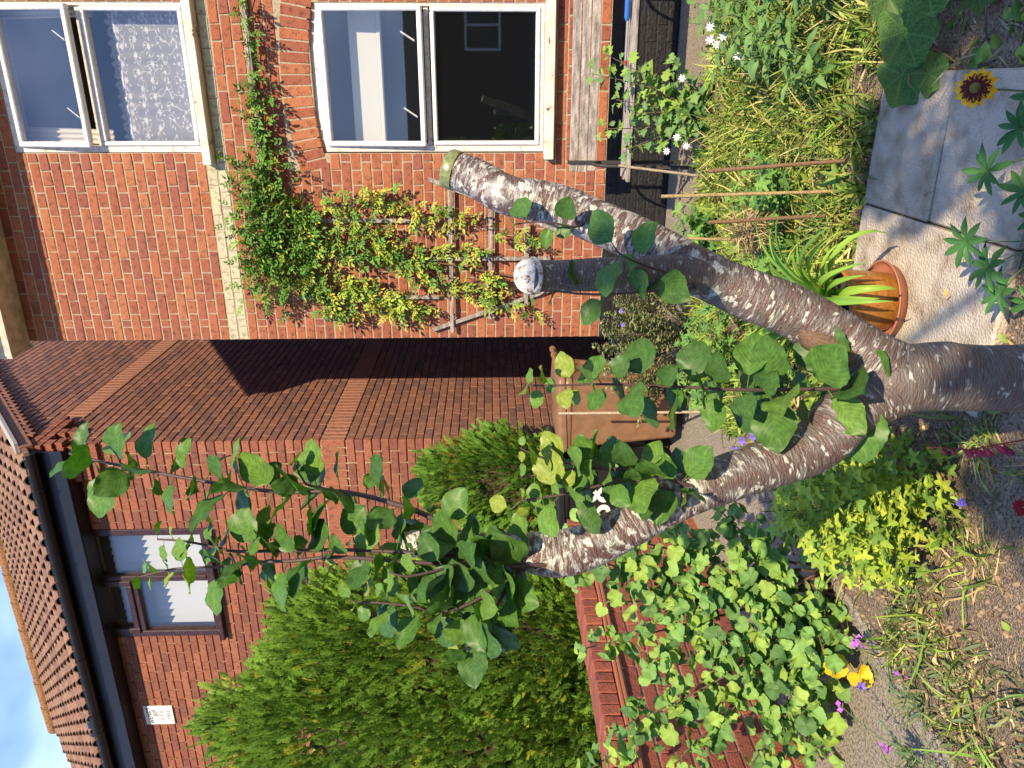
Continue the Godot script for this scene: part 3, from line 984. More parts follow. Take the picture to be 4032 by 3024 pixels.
func wheelie_bin(label: String, c: Color, at: Vector3, turn: float) -> Node3D:
	var B := thing("wheelie_bin", label, "bin", at)
	B.rotation.y = turn
	var pl := rough("bin" + str(c), c, 0.42, ntex("dust", 51, 0.02, 3, [], []), 1.0, ntex("pebble", 91, 0.3, 2, [], []), 0.06)
	var m := MB.new()
	var rows := []
	for s in [[0.07, 0.20, 0.2, 0.03], [0.09, 0.215, 0.21, 0.035], [0.75, 0.262, 0.248, 0.04], [0.84, 0.272, 0.255, 0.045], [0.845, 0.282, 0.266, 0.045], [0.885, 0.284, 0.268, 0.045], [0.885, 0.26, 0.245, 0.04]]:
		rows.append(rrect(s[1], s[2], s[3], s[0]))
	m.sheet(rows, true, true, true)
	m.out_quad(Vector3(-0.2, 0.07, -0.2), Vector3(0.2, 0.07, -0.2), Vector3(0.2, 0.07, 0.2), Vector3(-0.2, 0.07, 0.2), Vector3(0, 1, 0))
	var body := obj("body", m, pl, B)
	# moulded ribs and a raised plate on the handle side
	var rib := MB.new()
	for s in [-1, 1]: rib.beam(Vector3(0.222, 0.12, 0.1 * s), Vector3(0.268, 0.74, 0.13 * s), 0.02, 0.02, Vector3.RIGHT, 0.004)
	rib.box(Transform3D(Basis(Vector3.BACK, -0.07), Vector3(0.254, 0.58, 0.0)), Vector3(0.012, 0.2, 0.16), 0.004)
	obj("raised_plate", rib, pl, body)
	var lid := MB.new()
	var lr := []
	for s in [[0.878, 0.292, 0.276, 0.05], [0.91, 0.296, 0.28, 0.05], [0.93, 0.285, 0.268, 0.06], [0.948, 0.2, 0.2, 0.08], [0.953, 0.02, 0.02, 0.01]]: lr.append(rrect(s[1], s[2], s[3], s[0] + 0.0))
	for row in lr:
		for k in row.size(): row[k].y += row[k].x * 0.05
	lid.sheet(lr, true, true, true)
	obj("lid", lid, pl, B)
	var h := MB.new()
	h.tube([Vector3(0.35, 0.945, -0.2), Vector3(0.35, 0.945, 0.2)], [0.016, 0.016], 12)
	for z: float in [-0.2, -0.07, 0.07, 0.2]:
		h.tube([Vector3(0.35, 0.945, z - 0.012), Vector3(0.35, 0.945, z + 0.012)], [0.024, 0.024], 12)
		h.beam(Vector3(0.27, 0.87, z), Vector3(0.35, 0.94, z), 0.014, 0.03, Vector3.UP, 0.003)
	obj("handle", h, pl, B)
	for s: float in [-1.0, 1.0]:
		var w := MB.new()
		w.tube([Vector3(0.2, 0.1, s * 0.2), Vector3(0.2, 0.1, s * 0.205), Vector3(0.2, 0.1, s * 0.245), Vector3(0.2, 0.1, s * 0.25)], [0.085, 0.1, 0.1, 0.085], 24)
		obj("wheel", w, rough("rubber", lin(0.02, 0.02, 0.02), 0.8), B)
	return B

func digits(parent: Node3D, text: String, size: float, depth: float, mat: Material, t: Transform3D, called := "lettering") -> void:
	var f := SystemFont.new()
	f.font_names = PackedStringArray(["Droid Sans"])
	f.font_weight = 700
	var tm := TextMesh.new()
	tm.text = text; tm.font = f; tm.font_size = 64; tm.pixel_size = size / 46.0; tm.depth = depth
	tm.curve_step = 2.0
	var o := obj(called, tm, mat, parent)
	o.transform = t

# ---------- timber, pots, canes ----------
func wood_mat() -> StandardMaterial3D:
	return rough("grey_wood", lin(0.50, 0.47, 0.43), 0.9, wood_picture(), 1.0, ntex("wood_bump", 95, 0.08, 3, [], []), 0.3)

func wood_picture() -> ImageTexture:
	if texs.has("woodp"): return texs["woodp"]
	var f := FastNoiseLite.new()
	f.seed = 9; f.frequency = 1.0; f.fractal_octaves = 4
	var im := Image.create(256, 256, false, Image.FORMAT_RGB8)
	for y in 256:
		for x in 256:
			var a := TAU * x / 256.0
			var g := 0.78 + 0.3 * f.get_noise_3d(cos(a) * 1.2, sin(a) * 1.2, y * 0.11) + 0.18 * f.get_noise_3d(cos(a) * 0.5, sin(a) * 0.5, y * 0.5 + 50)
			im.set_pixel(x, y, Color(clampf(g, 0.2, 1), clampf(g * 0.985, 0.2, 1), clampf(g * 0.97, 0.2, 1)))
	texs["woodp"] = ImageTexture.create_from_image(im)
	return texs["woodp"]

func trellis() -> void:
	var T := thing("trellis", "grey weathered wooden fan trellis fixed to the red brick wall", "trellis", Vector3(0.64, 0.87, 0.0))
	var w := wood_mat()
	var o := Vector3(0.64, 0.87, 0.0)
	for b in [[0.06, 1.635, 1.21, 1.625, 0.05], [0.17, 1.335, 1.03, 1.325, 0.05], [0.28, 1.055, 0.92, 1.05, 0.05], [0.935, 1.71, 0.94, 2.74, 0.034], [0.645, 0.87, 0.645, 1.86, 0.035], [0.345, 1.73, 0.35, 2.83, 0.033], [0.41, 0.83, 0.08, 1.79, 0.034], [0.86, 0.83, 1.24, 1.78, 0.034]]:
		var m := MB.new()
		m.beam(Vector3(b[0], b[1], b[4]) - o, Vector3(b[2], b[3], b[4]) - o, 0.012, 0.03, Vector3.BACK.cross(Vector3(b[2] - b[0], b[3] - b[1], 0)), 0.002)
		obj("slat", m, w, T)
	var bt := MB.new()
	bt.slab(Vector3(0.85, 2.968, 0.0), Vector3(3.1, 3.0, 0.035), 0.003)
	tag(obj("wall_batten", bt, w), "long thin grey wooden batten high on the wall under the sill", "batten")

func bench() -> void:
	var B := thing("bench", "garden bench with three grey slats and a dark iron end", "bench", Vector3(1.9, 0.0, 0.5))
	var o := Vector3(1.9, 0.0, 0.5)
	var w := wood_mat()
	var iron := rough("iron", lin(0.03, 0.028, 0.026), 0.6)
	for y: float in [0.745, 0.682, 0.62]:
		var m := MB.new()
		m.slab(Vector3(1.315 + rf(0, 0.012), y - 0.028, 0.33) - o, Vector3(2.75, y + 0.028, 0.352) - o, 0.003)
		obj("back_slat", m, w, B)
	for k in 4:
		var m := MB.new()
		m.slab(Vector3(1.30 - 0.012 * (k % 2), 0.408, 0.42 + k * 0.075) - o, Vector3(2.75, 0.43, 0.48 + k * 0.075) - o, 0.003)
		obj("seat_slat", m, w, B)
	for x: float in [1.385, 2.65]:
		var e := MB.new()
		e.beam(Vector3(x, 0.38, 0.375) - o, Vector3(x, 0.79, 0.36) - o, 0.024, 0.012, Vector3.BACK, 0.002)
		e.beam(Vector3(x, 0.0, 0.34) - o, Vector3(x, 0.4, 0.40) - o, 0.024, 0.024, Vector3.BACK, 0.003)
		e.beam(Vector3(x, 0.0, 0.76) - o, Vector3(x, 0.4, 0.70) - o, 0.024, 0.024, Vector3.BACK, 0.003)
		e.beam(Vector3(x, 0.394, 0.38) - o, Vector3(x, 0.394, 0.72) - o, 0.024, 0.02, Vector3.UP, 0.003)
		var pts := []
		for k in 13:
			var a := PI * k / 12.0
			pts.append(Vector3(x, 0.56 + 0.07 * sin(a) - (0.16 if k > 11 else 0.0), 0.36 + 0.3 * k / 12.0) - o)
		e.tube(pts, pts.map(func(_p): return 0.011), 8)
		obj("iron_end", e, iron, B)
	var t := MB.new()
	t.tube([Vector3(1.9, 0.452, 0.55), Vector3(2.26, 0.452, 0.56)], [0.009, 0.009], 10)
	var T := obj("shears", t, rough("steel_pole", lin(0.25, 0.25, 0.26), 0.35))
	tag(T, "long handled garden tool with blue grip lying on the bench seat", "garden tool")
	var g := MB.new()
	g.tube([Vector3(2.26, 0.455, 0.56), Vector3(2.28, 0.457, 0.56), Vector3(2.5, 0.46, 0.57), Vector3(2.62, 0.46, 0.58)], [0.012, 0.018, 0.017, 0.015], 12)
	obj("grip", g, rough("blue_grip", lin(0.02, 0.12, 0.42), 0.35), T)
	var j := MB.new()
	j.tube([Vector3(2.0, 0.452, 0.552), Vector3(2.03, 0.453, 0.553)], [0.013, 0.013], 10)
	obj("joint", j, rough("red_plastic", lin(0.3, 0.02, 0.02), 0.4), T)

func cane(a: Vector3, b: Vector3, r: float, c: Color, label: String) -> void:
	var m := MB.new()
	var pts := []
	var rad := []
	var n := 5
	for k in n:
		for q: float in [0.0, 0.02, 0.04]:
			pts.append(a.lerp(b, (k + q) / n)); rad.append(r * (1.0 if q != 0.02 else 1.22))
	pts.append(b); rad.append(r)
	m.tube(pts, rad, 8)
	var o := obj("bamboo_cane", m, rough("cane" + str(c), c, 0.5, ntex("cane_tone", 96, 0.05, 3, [grey(0.7), grey(1.0)], [0.3, 0.7]), 4.0))
	tag(o, label, "cane", "bamboo canes standing in the bed")

func canes() -> void:
	var tan := lin(0.52, 0.38, 0.17)
	var dark := lin(0.28, 0.17, 0.09)
	cane(Vector3(1.645, -0.05, 3.08), Vector3(1.60, 0.55, 3.06), 0.0075, dark, "brown bamboo cane nearest the big toothed leaves, cut short at the top")
	cane(Vector3(1.52, -0.05, 2.98), Vector3(1.50, 0.69, 2.97), 0.0065, tan, "tall straw coloured cane second from the right in the bed")
	cane(Vector3(1.43, -0.05, 2.95), Vector3(1.40, 0.50, 2.95), 0.0075, dark, "short brown cane standing beside the tuft of dry stalks")
	cane(Vector3(1.24, -0.05, 2.5), Vector3(1.26, 0.62, 2.5), 0.0065, tan, "straw coloured cane rising behind the leaning tree limb")
	cane(Vector3(1.36, -0.03, 1.1), Vector3(1.43, 0.55, 1.08), 0.0085, lin(0.5, 0.42, 0.28), "pale cane standing in front of the iron bench end")
	cane(Vector3(-0.1, -0.09, 1.3), Vector3(-0.1, 0.9, 1.3), 0.009, lin(0.62, 0.5, 0.34), "pale peeled cane standing upright before the brown bin")

func pot() -> void:
	var c := Vector3(1.225, 0.018, 3.45)
	var s := MB.new()
	var prof := [[0.09, 0.0], [0.118, 0.004], [0.128, 0.03], [0.134, 0.034], [0.134, 0.038], [0.126, 0.038], [0.115, 0.012], [0.02, 0.01]]
	var rows := []
	for p in prof:
		var row := PackedVector3Array()
		for k in 41: row.append(Vector3(cos(TAU * k / 40.0) * p[0], p[1], sin(TAU * k / 40.0) * p[0]))
		rows.append(row)
	s.sheet(rows, true, true, true)
	var sa := obj("saucer", s, rough("terracotta_plastic", lin(0.42, 0.16, 0.085), 0.55, ntex("dust", 51, 0.02, 3, [], []), 2.0))
	sa.position = c
	tag(sa, "round terracotta coloured saucer under the glazed pot on the slab", "saucer")
	var P := thing("flower_pot", "ochre glazed flower pot standing in a saucer by the tree", "flower pot", c + Vector3(0, 0.012, 0))
	var m := MB.new()
	rows = []
	for p in [[0.086, 0.0], [0.094, 0.004], [0.1, 0.055], [0.107, 0.122], [0.11, 0.15], [0.117, 0.155], [0.119, 0.168], [0.115, 0.175], [0.107, 0.172], [0.103, 0.145]]:
		var row := PackedVector3Array()
		for k in 49: row.append(Vector3(cos(TAU * k / 48.0) * p[0], p[1], sin(TAU * k / 48.0) * p[0]))
		rows.append(row)
	m.sheet(rows, true, true, true)
	var gl := rough("ochre_glaze", lin(0.36, 0.155, 0.03), 0.22, ntex("glaze_tone", 98, 0.02, 5, [Color(0.6, 0.5, 0.4), Color(0.9, 0.86, 0.82), grey(1.0)], [0.1, 0.35, 0.8]), 5.0, ntex("wood_bump", 95, 0.08, 3, [], []), 0.06)
	var body := obj("pot_body", m, gl, P)
	body.rotation.z = 0.03
	var e := MB.new()
	e.tube([Vector3(0, 0.143, 0), Vector3(0, 0.148, 0)], [0.105, 0.102], 24)
	obj("compost", e, rough("compost", lin(0.05, 0.035, 0.025), 1.0), P)

# ---------- the plum tree ----------
func bark_picture(key: String, seed_: int, lichen: float, silver: float, ashy := 0.0) -> ImageTexture:
	# u runs round the limb, v along it; lenticel dashes, peeled silver bands and pale lichen blots
	if texs.has(key): return texs[key]
	var W := 384
	var Hh := 768
	var f := FastNoiseLite.new()
	f.seed = seed_; f.frequency = 1.0; f.fractal_octaves = 4
	var g := FastNoiseLite.new()
	g.seed = seed_ + 7; g.frequency = 1.0; g.fractal_octaves = 3
	var im := Image.create(W, Hh, false, Image.FORMAT_RGB8)
	for x in W:
		var a := TAU * x / W
		var cx := cos(a)
		var cy := sin(a)
		for y in Hh:
			var v := y / float(Hh)
			# fold v so that the picture repeats along the limb
			var vv := cos(TAU * v) * 1.6
			var vw := sin(TAU * v) * 1.6
			var band := f.get_noise_3d(cx * 0.8 + vw * 0.5, cy * 0.8, vv * 3.2 + vw * 3.2)
			var fine := g.get_noise_3d(cx * 2.2, cy * 2.2, y * 0.16)
			var dash := f.get_noise_3d(cx * 2.4 + 9.0, cy * 2.4, y * 0.22 + 30.0)
			var blot := g.get_noise_3d(cx * 1.5 + vw * 1.6, cy * 1.5 + 4.0, vv * 3.0 + vw * 0.7)
			var spot := f.get_noise_3d(cx * 6.0 + 3.0, cy * 6.0, vv * 22.0 + vw * 9.0)
			var rag := g.get_noise_3d(cx * 3.0, cy * 3.0 + 7.0, y * 0.09)
			var c := Color(0.085, 0.064, 0.056).lerp(Color(0.14, 0.115, 0.1), clampf(0.5 + fine * 0.7, 0, 1))
			c = c.lerp(Color(0.145, 0.128, 0.112), ashy)
			c = c.lerp(Color(0.12, 0.045, 0.034), clampf(band * 2.2 - 0.15, 0, 0.65 * (1.0 - ashy)))
			c = c.lerp(Color(0.34, 0.32, 0.305), clampf((band * -1.7 + rag * 0.22 + fine * 0.12 + silver) * 1.9, 0, 0.8))
			c = c.lerp(Color(0.045, 0.034, 0.03), clampf((dash - 0.27) * 5.0, 0, 0.7))
			var l := clampf((blot * 1.2 + rag * 0.2 + spot * 0.3 - (0.52 - lichen)) * 6.0, 0, 1)
			c = c.lerp(Color(0.62, 0.62, 0.56).lerp(Color(0.42, 0.44, 0.37), clampf(0.5 + spot * 2.5, 0, 1)), l * 0.93)
			im.set_pixel(x, y, c.linear_to_srgb())
	texs[key] = ImageTexture.create_from_image(im)
	return texs[key]

func bark_mat(key: String, seed_: int, lichen: float, silver: float, r := 0.62) -> StandardMaterial3D:
	if mats.has(key): return mats[key]
	var m := StandardMaterial3D.new()
	m.resource_name = key
	m.albedo_texture = bark_picture(key, seed_, lichen, silver, 0.65 if key == "trunk_bark" else (0.35 if key == "mid_bark" else 0.1))
	m.roughness = r
	m.heightmap_enabled = true
	m.heightmap_texture = bark_bump()
	m.heightmap_scale = 0.3
	mats[key] = m
	return m

func bark_bump() -> ImageTexture:
	if texs.has("barkb"): return texs["barkb"]
	var f := FastNoiseLite.new()
	f.seed = 77; f.frequency = 1.0; f.fractal_octaves = 4
	var im := Image.create(256, 512, false, Image.FORMAT_L8)
	for x in 256:
		var a := TAU * x / 256.0
		for y in 512:
			var n1 := f.get_noise_3d(cos(a) * 2.0, sin(a) * 2.0, y * 0.14)
			var n2 := f.get_noise_3d(cos(a) * 8.0, sin(a) * 8.0, y * 0.3 + 60.0)
			im.set_pixel(x, y, grey(clampf(0.5 + n1 * 0.5 + n2 * 0.35, 0, 1)))
	texs["barkb"] = ImageTexture.create_from_image(im)
	return texs["barkb"]

var plum_shapes := []
func plum_leaf(k: int) -> ArrayMesh:
	# an oval toothed leaf, length 1 along y, folded along the midrib, tip curling down; face towards +z
	while plum_shapes.size() < 8:
		var q := plum_shapes.size()
		var m := MB.new()
		var fold := rf(0.05, 0.45)
		var curl := rf(-0.15, 0.95)
		var twist := rf(-0.5, 0.5)
		var wid := rf(0.40, 0.49)
		var n := 14
		var rows := []
		for i in n + 1:
			var t := float(i) / n
			var w := wid * pow(sin(PI * pow(t, 0.8)), 0.72) * (1.0 + (0.022 if i % 2 == 0 else -0.022)) + 0.004
			var ang := curl * t * t
			var cy := t - curl * curl * t * t * t * 0.16
			var cz := -curl * t * t * 0.45
			var row := PackedVector3Array()
			for j in 7:
				var s := (j - 3) / 3.0
				var wob := 0.035 * sin(t * 13.0 + s * 3.0 + q) * absf(s)
				var tw := twist * (t - 0.3) * s * w
				row.append(Vector3(s * w * (1.0 - fold * 0.35 * absf(s)), cy + absf(s) * 0.03, cz + fold * absf(s) * w * 0.75 + wob + tw * 0.6 - ang * 0.0))
			rows.append(row)
		m.sheet(rows)
		# stalk
		m.tube([Vector3(0, -0.28, -0.02), Vector3(0, -0.1, 0.0), Vector3(0, 0.02, 0.0)], [0.016, 0.014, 0.012], 4, false, false)
		plum_shapes.append(m.mesh())
	return plum_shapes[k % plum_shapes.size()]

func vein_picture() -> ImageTexture:
	if texs.has("veins"): return texs["veins"]
	var s := 256
	var f := FastNoiseLite.new()
	f.seed = 3; f.frequency = 0.02; f.fractal_octaves = 3
	var im := Image.create(s, s, false, Image.FORMAT_RGB8)
	for y in s:
		for x in s:
			var u := absf(x / float(s) - 0.5) * 2.0
			var v := y / float(s)
			var d := u * 14.0
			var best := d
			for k in 7:
				var at := 0.04 + k * 0.115
				best = minf(best, absf(v - at - u * 0.33 - u * u * 0.1) * 26.0 + u * 0.3)
			var net := 1.0 - absf(f.get_noise_2d(x * 2.4, y * 2.4)) * 3.0
			var g := 0.82 + 0.16 * f.get_noise_2d(x * 0.8, y * 0.8)
			var lightv := clampf(1.0 - best, 0, 1) * 0.4 + clampf(net - 0.62, 0, 1) * 0.25
			im.set_pixel(x, y, Color(clampf(g + lightv * 0.3, 0, 1), clampf(g + lightv * 0.25, 0, 1), clampf(g + lightv * 0.28, 0, 1)))
	texs["veins"] = ImageTexture.create_from_image(im)
	return texs["veins"]

# one leafy shoot: a thin stem that carries its leaves as sub-parts
func shoot(T: Node3D, pts: Array, r0: float, r1: float, n: int, size: float, young: float, t0 := 0.08, base_big := 1.0, stem_key := "shoot_bark") -> void:
	var p := []
	for i in pts.size(): p.append(v4(pts[i] - T.position, lerpf(r0, r1, float(i) / (pts.size() - 1))))
	var s := smooth_line(p, 0.03)
	var m := MB.new()
	m.tube(s[0], s[1], 6)
	var st := obj("shoot", m, rough(stem_key, lin(0.075, 0.045, 0.04), 0.6), T)
	var greens := [Vector3(0.10, 0.235, 0.045), Vector3(0.125, 0.28, 0.05), Vector3(0.085, 0.20, 0.045), Vector3(0.18, 0.35, 0.06), Vector3(0.34, 0.45, 0.07)]
	var side := rf(0, TAU)
	for k in n:
		var t := t0 + (1.0 - t0) * (float(k) + rf(-0.25, 0.25)) / maxf(1, n - 1)
		t = clampf(t, 0.0, 1.0)
		var fi: float = t * (s[0].size() - 1)
		var i0 := mini(int(fi), s[0].size() - 2)
		var at: Vector3 = s[0][i0].lerp(s[0][i0 + 1], fi - i0)
		var dir: Vector3 = (s[0][i0 + 1] - s[0][i0]).normalized()
		side += 2.4
		var out := (Vector3(cos(side), 0, sin(side)) - dir * dir.dot(Vector3(cos(side), 0, sin(side)))).normalized()
		var grow := (out * 1.0 + dir * rf(0.1, 0.7) + Vector3(0, rf(-0.45, 0.15), 0)).normalized()
		var face := (Vector3(0, 0.4, 0) + Vector3(0.36, 0.25, 0.8) * rf(0.35, 1.4) + Vector3(rf(-0.5, 0.5), rf(-0.3, 0.3), rf(-0.5, 0.5))).normalized()
		var L := size * lerpf(base_big, 1.0, minf(1.0, t * 1.6)) * 1.4 * rf(0.6, 1.15) * (1.0 - (0.5 if young > 0.0 else 0.12) * smoothstep(0.7, 1.0, t))
		var tone := rng.randi_range(0, 2)
		if t > 1.0 - young: tone = 3 if rng.randf() < 0.6 else 4
		elif rng.randf() < 0.16: tone = 3
		var g: Vector3 = greens[tone]
		var lm := leafmat("plum_leaf" + str(tone), lin(g.x, g.y, g.z), Color(0.5, 0.72, 0.16), 0.42, vein_picture())
		var o := obj("leaf", plum_leaf(rng.randi() % 8), lm, st)
		var bs := look_basis(grow, face)
		o.transform = Transform3D(bs.scaled_local(Vector3(L, L, L)), at + grow * L * 0.26)

func plum_tree() -> void:
	var base := Vector3(1.355, 0.0, 4.493)
	var T := thing("plum_tree", "sawn-off young tree with three lopped limbs and fresh leafy shoots", "tree", base)
	var nz := FastNoiseLite.new()
	nz.seed = 12; nz.frequency = 1.0; nz.fractal_octaves = 3
	var knots := [[0.12, 1.9, 0.09], [0.34, 4.2, 0.05], [0.5, 1.2, 0.06]]
	var make := func(called: String, pts: Array, mat: Material, sides: int, amp: float, off: float) -> Array:
		var p := []
		for q: Vector4 in pts: p.append(Vector4(q.x - base.x, q.y - base.y, q.z - base.z, q.w))
		var s := smooth_line(p, 0.012)
		var m := MB.new()
		var bump := func(a: float, d: float, r: float) -> float:
			var e := 1.0 + amp * nz.get_noise_3d(cos(a) * 1.3 + off, sin(a) * 1.3, d * 9.0) + amp * 0.5 * nz.get_noise_3d(cos(a) * 4.0, sin(a) * 4.0 + off, d * 40.0)
			for k in knots:
				var da := wrapf(a - k[1] - off, -PI, PI)
				var dd: float = (d - k[0] - 0.03 * off) / 0.035
				e += k[2] * 2.0 * exp(-da * da * 3.0 - dd * dd)
			return r * e
		m.tube(s[0], s[1], sides, true, true, bump, 0.42)
		return [obj(called, m, mat, T), s]
	var dark := bark_mat("trunk_bark", 5, 0.03, -0.7, 0.62)
	var silver := bark_mat("limb_bark", 15, 0.34, 0.14, 0.45)
	var mid := bark_mat("mid_bark", 25, 0.12, -0.34, 0.5)
	make.call("trunk", [Vector4(1.352, -0.06, 4.497, 0.085), Vector4(1.355, 0.06, 4.494, 0.073), Vector4(1.354, 0.287, 4.49, 0.0655), Vector4(1.354, 0.388, 4.487, 0.0635), Vector4(1.355, 0.478, 4.484, 0.066), Vector4(1.352, 0.545, 4.484, 0.07), Vector4(1.350, 0.60, 4.48, 0.055), Vector4(1.35, 0.622, 4.48, 0.03)], dark, 36, 0.05, 0.0)
	make.call("limb", [Vector4(1.345, 0.46, 4.486, 0.055), Vector4(1.366, 0.545, 4.481, 0.062), Vector4(1.398, 0.604, 4.464, 0.057), Vector4(1.437, 0.667, 4.447, 0.0524), Vector4(1.481, 0.753, 4.417, 0.0505), Vector4(1.511, 0.84, 4.392, 0.048), Vector4(1.544, 0.92, 4.366, 0.0465)], mid, 32, 0.07, 1.0)
	var upper: Array = make.call("limb", [Vector4(1.525, 0.875, 4.382, 0.045), Vector4(1.544, 0.92, 4.366, 0.0468), Vector4(1.588, 1.007, 4.325, 0.0448), Vector4(1.622, 1.097, 4.288, 0.0444), Vector4(1.656, 1.19, 4.251, 0.0431), Vector4(1.672, 1.285, 4.231, 0.0414), Vector4(1.703, 1.352, 4.196, 0.04), Vector4(1.72, 1.405, 4.178, 0.0385)], silver, 32, 0.05, 2.0)
	var stub: Array = make.call("limb", [Vector4(1.515, 0.85, 4.39, 0.035), Vector4(1.529, 0.883, 4.385, 0.038), Vector4(1.545, 0.964, 4.397, 0.036), Vector4(1.549, 1.04, 4.415, 0.033), Vector4(1.551, 1.131, 4.433, 0.0312), Vector4(1.551, 1.203, 4.442, 0.03), Vector4(1.554, 1.25, 4.455, 0.0298)], dark, 28, 0.05, 3.0)
	make.call("limb", [Vector4(1.362, 0.46, 4.486, 0.055), Vector4(1.343, 0.54, 4.487, 0.064), Vector4(1.316, 0.587, 4.496, 0.058), Vector4(1.284, 0.646, 4.518, 0.0538), Vector4(1.24, 0.706, 4.544, 0.0517), Vector4(1.205, 0.815, 4.565, 0.0469), Vector4(1.175, 0.928, 4.585, 0.0431)], mid, 32, 0.06, 4.0)
	var left: Array = make.call("limb", [Vector4(1.185, 0.89, 4.578, 0.042), Vector4(1.175, 0.928, 4.585, 0.0434), Vector4(1.146, 1.006, 4.605, 0.041), Vector4(1.099, 1.094, 4.621, 0.0419), Vector4(1.068, 1.173, 4.631, 0.0436), Vector4(1.064, 1.234, 4.631, 0.0415), Vector4(1.072, 1.286, 4.626, 0.0314), Vector4(1.076, 1.347, 4.623, 0.0253), Vector4(1.08, 1.417, 4.62, 0.0244), Vector4(1.082, 1.475, 4.617, 0.0244)], silver, 28, 0.05, 5.0)
	# sawn ends: one sealed with green wound paint, two weathered white
	var cut := func(called: String, s: Array, tilt: Vector3, th: float, r: float, mat: Material, lab: String) -> void:
		var e: Vector3 = s[0][-1]
		var d: Vector3 = (s[0][-1] - s[0][-4]).normalized()
		var ax := (d + tilt).normalized()
		var m := MB.new()
		m.tube([e - d * 0.012, e - d * 0.004, e + ax * th * 0.6, e + ax * th], [r * 1.02, r * 1.05, r * 1.02, r * 0.94], 28, true, true, func(a: float, q: float, rr: float) -> float: return rr * (1.0 + 0.04 * nz.get_noise_3d(cos(a) * 2.0, sin(a) * 2.0, q * 20.0)))
		var o := obj(called, m, mat, T)
		o.set_meta("label", lab)
	cut.call("wound_paint", upper[1], Vector3.ZERO, 0.012, 0.04, rough("green_paint", lin(0.25, 0.30, 0.10), 0.3, ntex("paint_tone", 31, 0.02, 4, [], []), 8.0), "green painted sawn end")
	var white := rough("weathered_end", lin(0.66, 0.63, 0.56), 0.9, ntex("sawn_tone", 110, 0.03, 4, [Color(0.35, 0.27, 0.2), Color(0.8, 0.75, 0.68), grey(1.0), grey(1.0)], [0.22, 0.32, 0.42, 1.0], 256), 9.0, ntex("sawn_bump", 111, 0.04, 4, [], [], 256), 0.5)
	cut.call("sawn_end", stub[1], Vector3(0.0, -0.1, 0.75), 0.012, 0.033, white, "white weathered sawn end facing the camera")
	cut.call("sawn_end", left[1], Vector3(0.1, 0.0, 0.5), 0.02, 0.0245, white, "pale slanting sawn end")
	# old wound where bark has peeled
	var wd := MB.new()
	wd.tube([Vector3(1.392, 0.628, 4.497) - base, Vector3(1.402, 0.645, 4.494) - base, Vector3(1.418, 0.68, 4.482) - base, Vector3(1.438, 0.715, 4.472) - base, Vector3(1.452, 0.735, 4.462) - base], [0.008, 0.024, 0.029, 0.022, 0.006], 18, true, true, func(a: float, q: float, rr: float) -> float: return rr * (1.0 + 0.22 * nz.get_noise_3d(cos(a) * 2.0, sin(a) * 2.0, q * 40.0)))
	obj("bare_wood", wd, rough("bare_wood", lin(0.19, 0.125, 0.09), 0.85, ntex("soil_tone", 81, 0.03, 6, [], []), 6.0), T)
	# shoots
	var V := func(a: Array) -> Array:
		var r := []
		for q in a: r.append(Vector3(q[0], q[1], q[2]))
		return r
	shoot(T, V.call([[1.07, 1.30, 4.615], [1.087, 1.374, 4.607], [1.134, 1.472, 4.586], [1.162, 1.612, 4.56], [1.156, 1.724, 4.549], [1.163, 1.831, 4.533], [1.183, 1.985, 4.51], [1.204, 2.096, 4.499], [1.217, 2.15, 4.493]]), 0.006, 0.0022, 52, 0.06, 0.0, 0.12)
	shoot(T, V.call([[1.162, 1.61, 4.56], [1.181, 1.68, 4.562], [1.218, 1.697, 4.547]]), 0.003, 0.0015, 6, 0.05, 0.1)
	shoot(T, V.call([[1.066, 1.22, 4.66], [1.065, 1.313, 4.66], [1.081, 1.467, 4.65], [1.081, 1.608, 4.635], [1.067, 1.801, 4.614], [1.072, 1.833, 4.612], [1.085, 1.906, 4.604], [1.089, 1.958, 4.602]]), 0.0048, 0.0018, 40, 0.05, 0.18)
	shoot(T, V.call([[1.066, 1.21, 4.665], [1.069, 1.296, 4.681], [1.077, 1.465, 4.673], [1.086, 1.605, 4.666], [1.074, 1.692, 4.658], [1.072, 1.748, 4.657], [1.058, 1.823, 4.649], [1.054, 1.914, 4.648], [1.041, 1.975, 4.652]]), 0.0048, 0.0018, 42, 0.05, 0.2)
	shoot(T, V.call([[1.06, 1.25, 4.66], [1.051, 1.296, 4.677], [1.03, 1.347, 4.716], [1.014, 1.41, 4.731], [1.031, 1.494, 4.733], [1.036, 1.578, 4.729]]), 0.0045, 0.0018, 34, 0.055, 0.1)
	shoot(T, V.call([[1.06, 1.25, 4.66], [1.051, 1.28, 4.677], [1.0, 1.331, 4.728], [0.975, 1.356, 4.748], [0.944, 1.381, 4.759]]), 0.004, 0.0018, 20, 0.058, 0.05)
	shoot(T, V.call([[1.075, 1.27, 4.65], [1.089, 1.338, 4.672], [1.092, 1.403, 4.712], [1.089, 1.475, 4.733], [1.097, 1.507, 4.729]]), 0.004, 0.0018, 12, 0.045, 0.2)
	shoot(T, V.call([[1.343, 0.6, 4.506], [1.346, 0.68, 4.516], [1.348, 0.765, 4.522], [1.351, 0.856, 4.529], [1.356, 0.966, 4.524], [1.361, 1.114, 4.518], [1.359, 1.201, 4.517], [1.359, 1.26, 4.515]]), 0.0052, 0.0016, 46, 0.056, 0.16, 0.0, 1.4)
	shoot(T, V.call([[1.19, 0.9, 4.61], [1.195, 0.953, 4.619], [1.222, 1.028, 4.618], [1.235, 1.088, 4.622], [1.236, 1.18, 4.619], [1.228, 1.222, 4.621], [1.221, 1.275, 4.622]]), 0.0048, 0.0016, 28, 0.054, 0.3)
